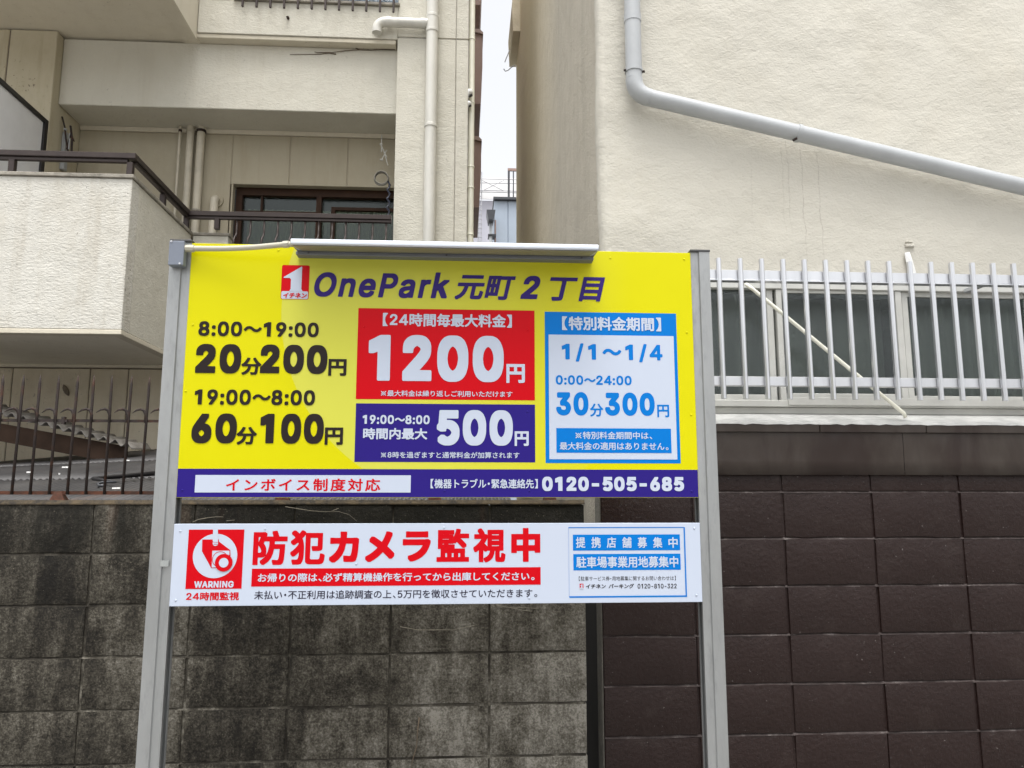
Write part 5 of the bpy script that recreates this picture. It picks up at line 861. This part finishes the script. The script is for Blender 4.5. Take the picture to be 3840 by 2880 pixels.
def outline(key):                       # filled mesh of one character of the outline table
    if key not in _out:
        adv, cs = OUT[key]
        c = bpy.data.curves.new('t', 'CURVE'); c.dimensions = '2D'; c.fill_mode = 'FRONT'
        for q in cs.split('|'):
            P = [tuple(int(a)/1000 for a in p.split(',')) for p in q.split()]
            s = c.splines.new('POLY'); s.points.add(len(P)-1); s.use_cyclic_u = True
            for i, (a, b) in enumerate(P): s.points[i].co = (a, b, 0, 1)
        o = bpy.data.objects.new('t', c); C.objects.link(o); dg = bpy.context.evaluated_depsgraph_get(); dg.update()
        me = bpy.data.meshes.new_from_object(o.evaluated_get(dg))
        _out[key] = (adv/1000, [(q.co.x, q.co.y) for q in me.vertices], [tuple(f.vertices) for f in me.polygons])
        bpy.data.objects.remove(o); bpy.data.curves.remove(c); bpy.data.meshes.remove(me)
    return _out[key]
def letter(txt, tl, br_, m, par, bold=.03, slant=0, track=0, k=3, lab=None, kn=6):
    (xa, z1_), (xb, z0_) = at(*tl, Y0), at(*br_, Y0)
    V = []; FF = []; x = 0
    for ch in txt:
        if (ch, bold, kn) in OUT:
            adv, v, f = outline((ch, bold, kn)); sets = [(v, 0)]; adv += bold*1.2
        else:
            adv, v, f = glyph(ch)
            if bold <= 0: sets = [(v, 0)]
            else: sets = [([(q[0]+ox, q[1]+oz) for q in v], j) for j, (ox, oz) in enumerate([(0, 0)]+[(bold*math.cos(2*math.pi*i/ND), bold*math.sin(2*math.pi*i/ND)) for i in range(ND)])]
        for vv, j in sets:
            n = len(V); V += [(p[0]+x, p[1], j) for p in vv]; FF += [tuple(i+n for i in t) for t in f]
        x += adv+track
    if slant: V = [(p[0]+p[1]*slant, p[1], p[2]) for p in V]
    ux0 = min(p[0] for p in V); ux1 = max(p[0] for p in V); uz0 = min(p[1] for p in V); uz1 = max(p[1] for p in V)
    sx = (xb-xa)/(ux1-ux0); sz = (z1_-z0_)/(uz1-uz0)
    vs = [(xa+(p[0]-ux0)*sx, layer(k)-.00001*p[2], z0_+(p[1]-uz0)*sz) for p in V]; fs = FF
    me = bpy.data.meshes.new('lettering'); me.from_pydata(vs, [], fs); me.materials.append(PM[m]); me.update()
    o = link('lettering', me, par); o['label'] = lab or ('lettering reading '+txt.replace(' ', ''))
    return o
def crop(ox, oy, s): return lambda x, y: (ox+x*s, oy+y*s)
A = crop(600, 1150, .4521); B = crop(1300, 1130, .4521); Cc = crop(2000, 1130, .4522)
D = crop(600, 850, .4973); Ee = crop(1600, 850, .4973); Ff = crop(600, 1900, .3617); G = crop(1350, 1900, .3391); H = crop(2050, 1900, .2938)

# upper board
o = MB().add([(BX0+.0012, layer(1), 1.6012), (BX1-.0012, layer(1), 1.6012), (BX1-.0012, layer(1), 1.6975), (BX0+.0012, layer(1), 1.6975)], [(0, 1, 2, 3)]); link('navy_strip', o.mesh('navy_strip', PM['navy']), up_b)
field('white_field', A(296, 1396), B(530, 1586), 'white', up_b, 2)
letter('インボイス制度対応', A(552, 1424), B(278, 1575), 'red', up_b, .022, track=.12)
letter('【機器トラブル・緊急連絡先】', B(697, 1472), B(1585, 1552), 'white', up_b, .02)
letter('0120-505-685', Cc(72, 1454), Cc(1250, 1574), 'white', up_b, .062)
letter('8:00〜19:00', A(325, 120), A(1315, 255), 'black', up_b, .040)
letter('20', A(305, 308), A(668, 556), 'black', up_b, .062)
letter('分', A(680, 422), A(838, 567), 'black', up_b, .032, kn=8)
letter('200', A(840, 313), A(1385, 560), 'black', up_b, .062)
letter('円', A(1400, 434), A(1545, 575), 'black', up_b, .036, kn=8)
letter('19:00〜8:00', A(292, 685), A(1284, 820), 'black', up_b, .040)
letter('60', A(272, 884), A(632, 1135), 'black', up_b, .062)
letter('分', A(640, 997), A(800, 1145), 'black', up_b, .032, kn=8)
letter('100', A(838, 886), A(1355, 1138), 'black', up_b, .062)
letter('円', A(1370, 1002), A(1516, 1147), 'black', up_b, .036, kn=8)
field('red_field', B(98, 56), B(1561, 822), 'red', up_b, 1)
letter('【24時間毎最大料金】', B(302, 96), B(1370, 220), 'white', up_b, .030)
letter('1200', B(187, 275), B(1302, 672), 'white', up_b, .062)
letter('円', B(1325, 520), B(1478, 678), 'white', up_b, .036, kn=8)
letter('※最大料金は繰り返しご利用いただけます', B(285, 737), B(1375, 796), 'white', up_b, .014)
field('navy_field', B(78, 846), B(1564, 1336), 'navy', up_b, 1)
letter('19:00〜8:00', B(135, 942), B(688, 1020), 'white', up_b, .040)
letter('時間内最大', B(138, 1050), B(668, 1147), 'white', up_b, .032)
letter('500', B(750, 900), B(1378, 1198), 'white', up_b, .062)
letter('円', B(1393, 1078), B(1510, 1200), 'white', up_b, .036, kn=8)
letter('※8時を過ぎますと通常料金が加算されます', B(285, 1247), B(1433, 1303), 'white', up_b, .014)
field('blue_field', Cc(94, 86), Cc(1222, 1344), 'blue', up_b, 1)
field('white_field', Cc(126, 276), Cc(1194, 1312), 'white', up_b, 2)
letter('【特別料金期間】', Cc(237, 124), Cc(1060, 250), 'white', up_b, .030)
letter('1/1〜1/4', Cc(235, 347), Cc(1072, 508), 'blue', up_b, .045, track=.12, kn=2)
letter('0:00〜24:00', Cc(185, 612), Cc(815, 697), 'blue', up_b, .045, kn=2)
letter('30', Cc(188, 751), Cc(458, 948), 'blue', up_b, .065, kn=2)
letter('分', Cc(468, 848), Cc(580, 957), 'blue', up_b, .028, kn=2)
letter('300', Cc(592, 755), Cc(1008, 951), 'blue', up_b, .065, kn=2)
letter('円', Cc(1025, 857), Cc(1127, 962), 'blue', up_b, .028, kn=2)
field('blue_field', Cc(190, 1051), Cc(1146, 1259), 'blue', up_b, 3)
letter('※特別料金期間中は、', Cc(347, 1080), Cc(985, 1145), 'white', up_b, .016, k=4)
letter('最大料金の適用はありません。', Cc(218, 1167), Cc(1120, 1235), 'white', up_b, .016, k=4)
letter('OnePark', D(1168, 330), D(2182, 545), 'navy2', up_b, .036, slant=.20, track=.045)
letter('元町', Ee(212, 364), Ee(672, 556), 'navy2', up_b, .030, slant=.22, kn=8)
letter('2', Ee(705, 370), Ee(858, 548), 'navy2', up_b, .045, slant=.22)
letter('丁目', Ee(930, 376), Ee(1348, 566), 'navy2', up_b, .030, slant=.22, kn=8)
def logo(tl, br_, par, k=1):
    (xa, z1_), (xb, z0_) = at(*tl, Y0), at(*br_, Y0); w = xb-xa; h = z1_-z0_
    P3 = lambda u, v, y: (xa+u*w, y, z0_+v*h)
    def rr(u0, v0, u1, v1, r, y, m, nm):
        pts = []
        for cx, cy, a0 in ((u1-r, v1-r*w/h, 0), (u0+r, v1-r*w/h, 90), (u0+r, v0+r*w/h, 180), (u1-r, v0+r*w/h, 270)):
            pts += [P3(cx+r*math.cos(R(a0+b)), cy+r*w/h*math.sin(R(a0+b)), y) for b in (0, 30, 60, 90)]
        link(nm, MB().add(pts, [tuple(range(len(pts)))]).mesh(nm, PM[m]), par)
    rr(0, 0, 1, 1, .06, layer(k), 'red', 'logo_field'); rr(.02, .012, .975, .235, .05, layer(k+1), 'white', 'logo_band')
    pts = [(.30, .235), (.345, .30), (.345, .585), (.30, .62), (.08, .62), (.08, .645), (.70, .955), (.73, .955), (.73, .30), (.78, .235)]
    link('logo_figure', MB().add([P3(u, v, layer(k+2)) for u, v in pts], [(0, 1, 8, 9), (1, 2, 7, 8), (2, 3, 4, 5, 6, 7)]).mesh('logo_figure', PM['white']), par)['label'] = 'white figure one of the red logo'
    return (tl[0]+(br_[0]-tl[0])*.05, tl[1]+(br_[1]-tl[1])*.80), (tl[0]+(br_[0]-tl[0])*.94, tl[1]+(br_[1]-tl[1])*.965)
a_, b_ = logo(D(921, 289), D(1120, 550), up_b); letter('イチネン', a_, b_, 'red', up_b, .045, slant=.1, k=4)

# lower board
WT, WB = Ff(300, 238), Ff(845, 850)
wf = field('red_field', WT, WB, 'red', lo_b, 1)
cc = at(*Ff(572, 510), Y0); rc = (at(*Ff(803, 510), Y0)[0]-at(*Ff(343, 510), Y0)[0])/2
def poly(name, pts, k, m, cr=Ff):
    q = [at(*cr(*p), Y0) for p in pts]; y = layer(k)
    return link(name, MB().add([(a, y, b) for a, b in q], [tuple(range(len(q)))]).mesh(name, PM[m]), lo_b)
pts = [(cc[0]+rc*math.cos(2*math.pi*i/56), layer(2), cc[1]+rc*math.sin(2*math.pi*i/56)) for i in range(56)]
link('white_disc', MB().add(pts, [tuple(range(56))]).mesh('white_disc', PM['white']), lo_b)
poly('camera_body', [(440, 340), (612, 340), (612, 360), (730, 450), (733, 510), (645, 610), (600, 637), (533, 637), (437, 462)], 3, 'red')['label'] = 'red camera pictogram'
poly('camera_face', [(545, 456), (722, 456), (722, 500), (600, 628), (538, 630)], 4, 'white')
poly('camera_arm', [(553, 236), (603, 236), (603, 385), (597, 400), (575, 408), (556, 400), (549, 385)], 4, 'white')
poly('arm_outline', [(549, 360), (553, 360), (556, 366), (600, 368), (600, 372), (549, 369)], 5, 'red')
poly('arm_outline', [(556, 388), (600, 388), (596, 393), (560, 393)], 5, 'red')
c1_ = at(*Ff(625, 545), Y0); u = .3617*Y0/2916
link('camera_ring', ring(c1_[0], c1_[1], u*72, u*78, layer(5)).mesh('camera_ring', PM['red']), lo_b)
c2_ = at(*Ff(664, 580), Y0)
link('lens_gap', ring(c2_[0], c2_[1], u*40, u*87, layer(6)).mesh('lens_gap', PM['red']), lo_b)
link('lens', MB().add([(c2_[0]+u*47*math.cos(2*math.pi*i/32), layer(7), c2_[1]+u*47*math.sin(2*math.pi*i/32)) for i in range(32)], [tuple(range(32))]).mesh('lens', PM['white']), lo_b)
letter('WARNING', Ff(358, 772), Ff(762, 838), 'white', lo_b, .045, k=2)
letter('24時間監視', Ff(275, 888), Ff(818, 970), 'red', lo_b, .030, k=1)
big = [('防', Ff(974, 250), Ff(1313, 604)), ('犯', Ff(1360, 246), Ff(1704, 600)), ('カ', Ff(1762, 258), Ff(2058, 578)), ('メ', G(65, 274), G(378, 610)), ('ラ', G(475, 272), G(778, 605)), ('監', G(850, 244), G(1205, 609)), ('視', G(1255, 240), G(1608, 614)), ('中', G(1672, 236), G(1995, 609))]
for ch, a, b in big: letter(ch, a, b, 'red', lo_b, .050 if ch in 'カメラ中' else .036, k=1, kn=8, lab='large red character '+ch)
field('red_field', Ff(954, 643), G(1998, 862), 'red', lo_b, 1)
letter('お帰りの際は、必ず精算機操作を行ってから出庫してください。', Ff(1018, 692), G(1930, 815), 'white', lo_b, .022, k=2)
letter('未払い・不正利用は追跡調査の上、5万円を徴収させていただきます。', Ff(980, 872), G(1960, 1002), 'ink', lo_b, .01, k=1)
for a, b in (((277, 262), (1748, 270)), ((290, 1143), (1782, 1152)), ((277, 262), (289, 1152)), ((1762, 262), (1774, 1152))):
    field('blue_line', H(*a), H(*b), 'blue', lo_b, 1 if b[1]-a[1] < 50 else 2)
field('blue_field', H(334, 357), H(1704, 555), 'blue', lo_b, 1)
field('blue_field', H(339, 605), H(1712, 805), 'blue', lo_b, 1)
for i, ch in enumerate('提携店舗募集中'): letter(ch, H(372+i*196.5, 388+i*.2), H(494+i*196.5, 526), 'white', lo_b, .02, k=2, lab='white character '+ch)
letter('駐車場事業用地募集中', H(377, 637), H(1680, 775), 'white', lo_b, .02, k=2)
letter('【駐車サービス券・用地募集に関するお問い合わせは】', H(410, 890), H(1648, 940), 'black', lo_b, .0, k=1)
letter('イチネン パーキング', H(500, 987), H(1115, 1043), 'black', lo_b, .03, k=1, slant=.08)
letter('0120-810-322', H(1160, 985), H(1660, 1042), 'black', lo_b, .02, k=1)
logo(H(420, 983), H(470, 1050), lo_b)
# rivets
rv = {}
for nm, m in (('y', PM['y']), ('white', PM['white']), ('red', PM['red']), ('navy', PM['navy'])):
    rv[nm] = MB().tube([(0, .0, 0), (0, -.0007, 0), (0, -.0012, 0)], [.0040, .0034, .0012], 12).mesh('rivet', m, True)
for p, m, par in ((Ee(1385, 235), 'y', up_b), (Ee(1942, 245), 'y', up_b), (Ee(1962, 798), 'y', up_b), (D(893, 178), 'y', up_b), (D(1538, 758), 'red', up_b), (Ee(762, 782), 'red', up_b), (B(122, 905), 'navy', up_b), (B(1498, 915), 'navy', up_b),
                  (A(185, 1522), 'navy', up_b), (B(812, 1572), 'navy', up_b), (B(1515, 1572), 'navy', up_b), (Cc(1312, 1575), 'navy', up_b), (A(272, 150), 'y', up_b), (A(215, 700), 'y', up_b), (Cc(1310, 940), 'y', up_b),
                  (Ff(210, 252), 'white', lo_b), (Ff(163, 972), 'white', lo_b), (Ff(1090, 230), 'white', lo_b), (Ff(2035, 593), 'white', lo_b), (G(928, 232), 'white', lo_b), (G(1870, 1010), 'white', lo_b), (H(1882, 275), 'white', lo_b), (H(1912, 1128), 'white', lo_b)):
    X, Z = at(*p, Y0); link('rivet', rv[m], par, (X, Y0-.0008, Z))

# junction box, conduit, lamp
JY = 2.662
jb0 = at(635, 902, JY); jb1 = at(686, 994, JY)
jb = part(MB().bbox(jb0[0], jb1[0], JY, 2.694, jb1[1], jb0[1], .002), 'junction_box', 'jbox', sg)
for q in ((643, 905), (674, 988)): X, Z = at(*q, JY); part(MB().tube([(X, JY+.001, Z), (X, JY-.003, Z)], [.0042, .003], 10), 'screw', 'alu', jb)
LY = 2.54
L0 = at(1090, 900, LY); L1 = at(2245, 930, LY)
lx0, lx1 = L0[0], L1[0]
prof = [(LY+.006, 2.4475), (LY+.001, 2.451), (LY, 2.458), (LY+.002, 2.465), (LY+.009, 2.469), (2.655, 2.4935), (2.6945, 2.4935), (2.6945, 2.468), (2.65, 2.462)]
la = part(MB().prism(prof, 'x', lx0, lx1), 'sign_lamp', 'lamp', sg, autosm=True)
part(MB().add([(x_, y_, z_-dz) for dz in (.0006, .003) for x_, y_, z_ in ((lx0+.004, LY+.012, 2.4481), (lx1-.004, LY+.012, 2.4481), (lx1-.018, 2.648, 2.4615), (lx0+.018, 2.648, 2.4615))], [(0, 1, 2, 3), (7, 6, 5, 4), (0, 4, 5, 1), (1, 5, 6, 2), (2, 6, 7, 3), (3, 7, 4, 0)]), 'diffuser', 'lampu', la)
lt = at(1110, 948, 2.66)[0]; rt = at(2226, 975, 2.66)[0]
part(MB().bbox(lt, rt, 2.655, 2.698, 2.4475, 2.4605, .002), 'mounting_channel', plain('dull_grey_steel', (.15, .16, .175), .5, .2, .05), la)
for q in (lt+.045, (lt+rt)/2, rt-.045): part(MB().tube([(q, 2.652, 2.4545), (q, 2.6545, 2.4545)], .0035, 8), 'screw', 'cap', la)
for q in (lx0, lx1): part(MB().prism([(LY+.004, 2.449), (LY+.001, 2.464), (2.652, 2.492), (2.69, 2.492), (2.69, 2.462)], 'x', q-.0015 if q == lx0 else q, q if q == lx0 else q+.0015), 'end_cap', 'lampu', la)
c0 = at(722, 932, 2.678); c1 = at(1066, 917, 2.62)
cdm = MB(); n = 110; P = []
for i in range(n+1):
    t = i/n; P.append((c0[0]+(c1[0]-c0[0])*t, 2.678+(2.62-2.678)*t, c0[1]+(c1[1]-c0[1])*t-.006*math.sin(math.pi*t)))
part(MB().tube(P, [.0088 if i % 2 else .0102 for i in range(n+1)], 12), 'conduit', 'cond', sg, smooth=True)
j = at(700, 932, 2.655)
part(MB().tube([(jb1[0]-.002, 2.678, c0[1]), (c0[0]-.014, 2.678, c0[1])], .0105, 14).tube([(c0[0]-.026, 2.678, c0[1]), (c0[0]+.006, 2.678, c0[1])], .0135, 8), 'gland', 'cond', sg)
part(MB().tube([(c1[0]-.003, 2.62, c1[1]), (c1[0]+.016, 2.618, c1[1]+.001)], .0128, 8).tube([(c1[0]+.016, 2.618, c1[1]+.001), (lx0+.004, 2.617, c1[1]+.001)], .0095, 12), 'gland', 'cond', sg)
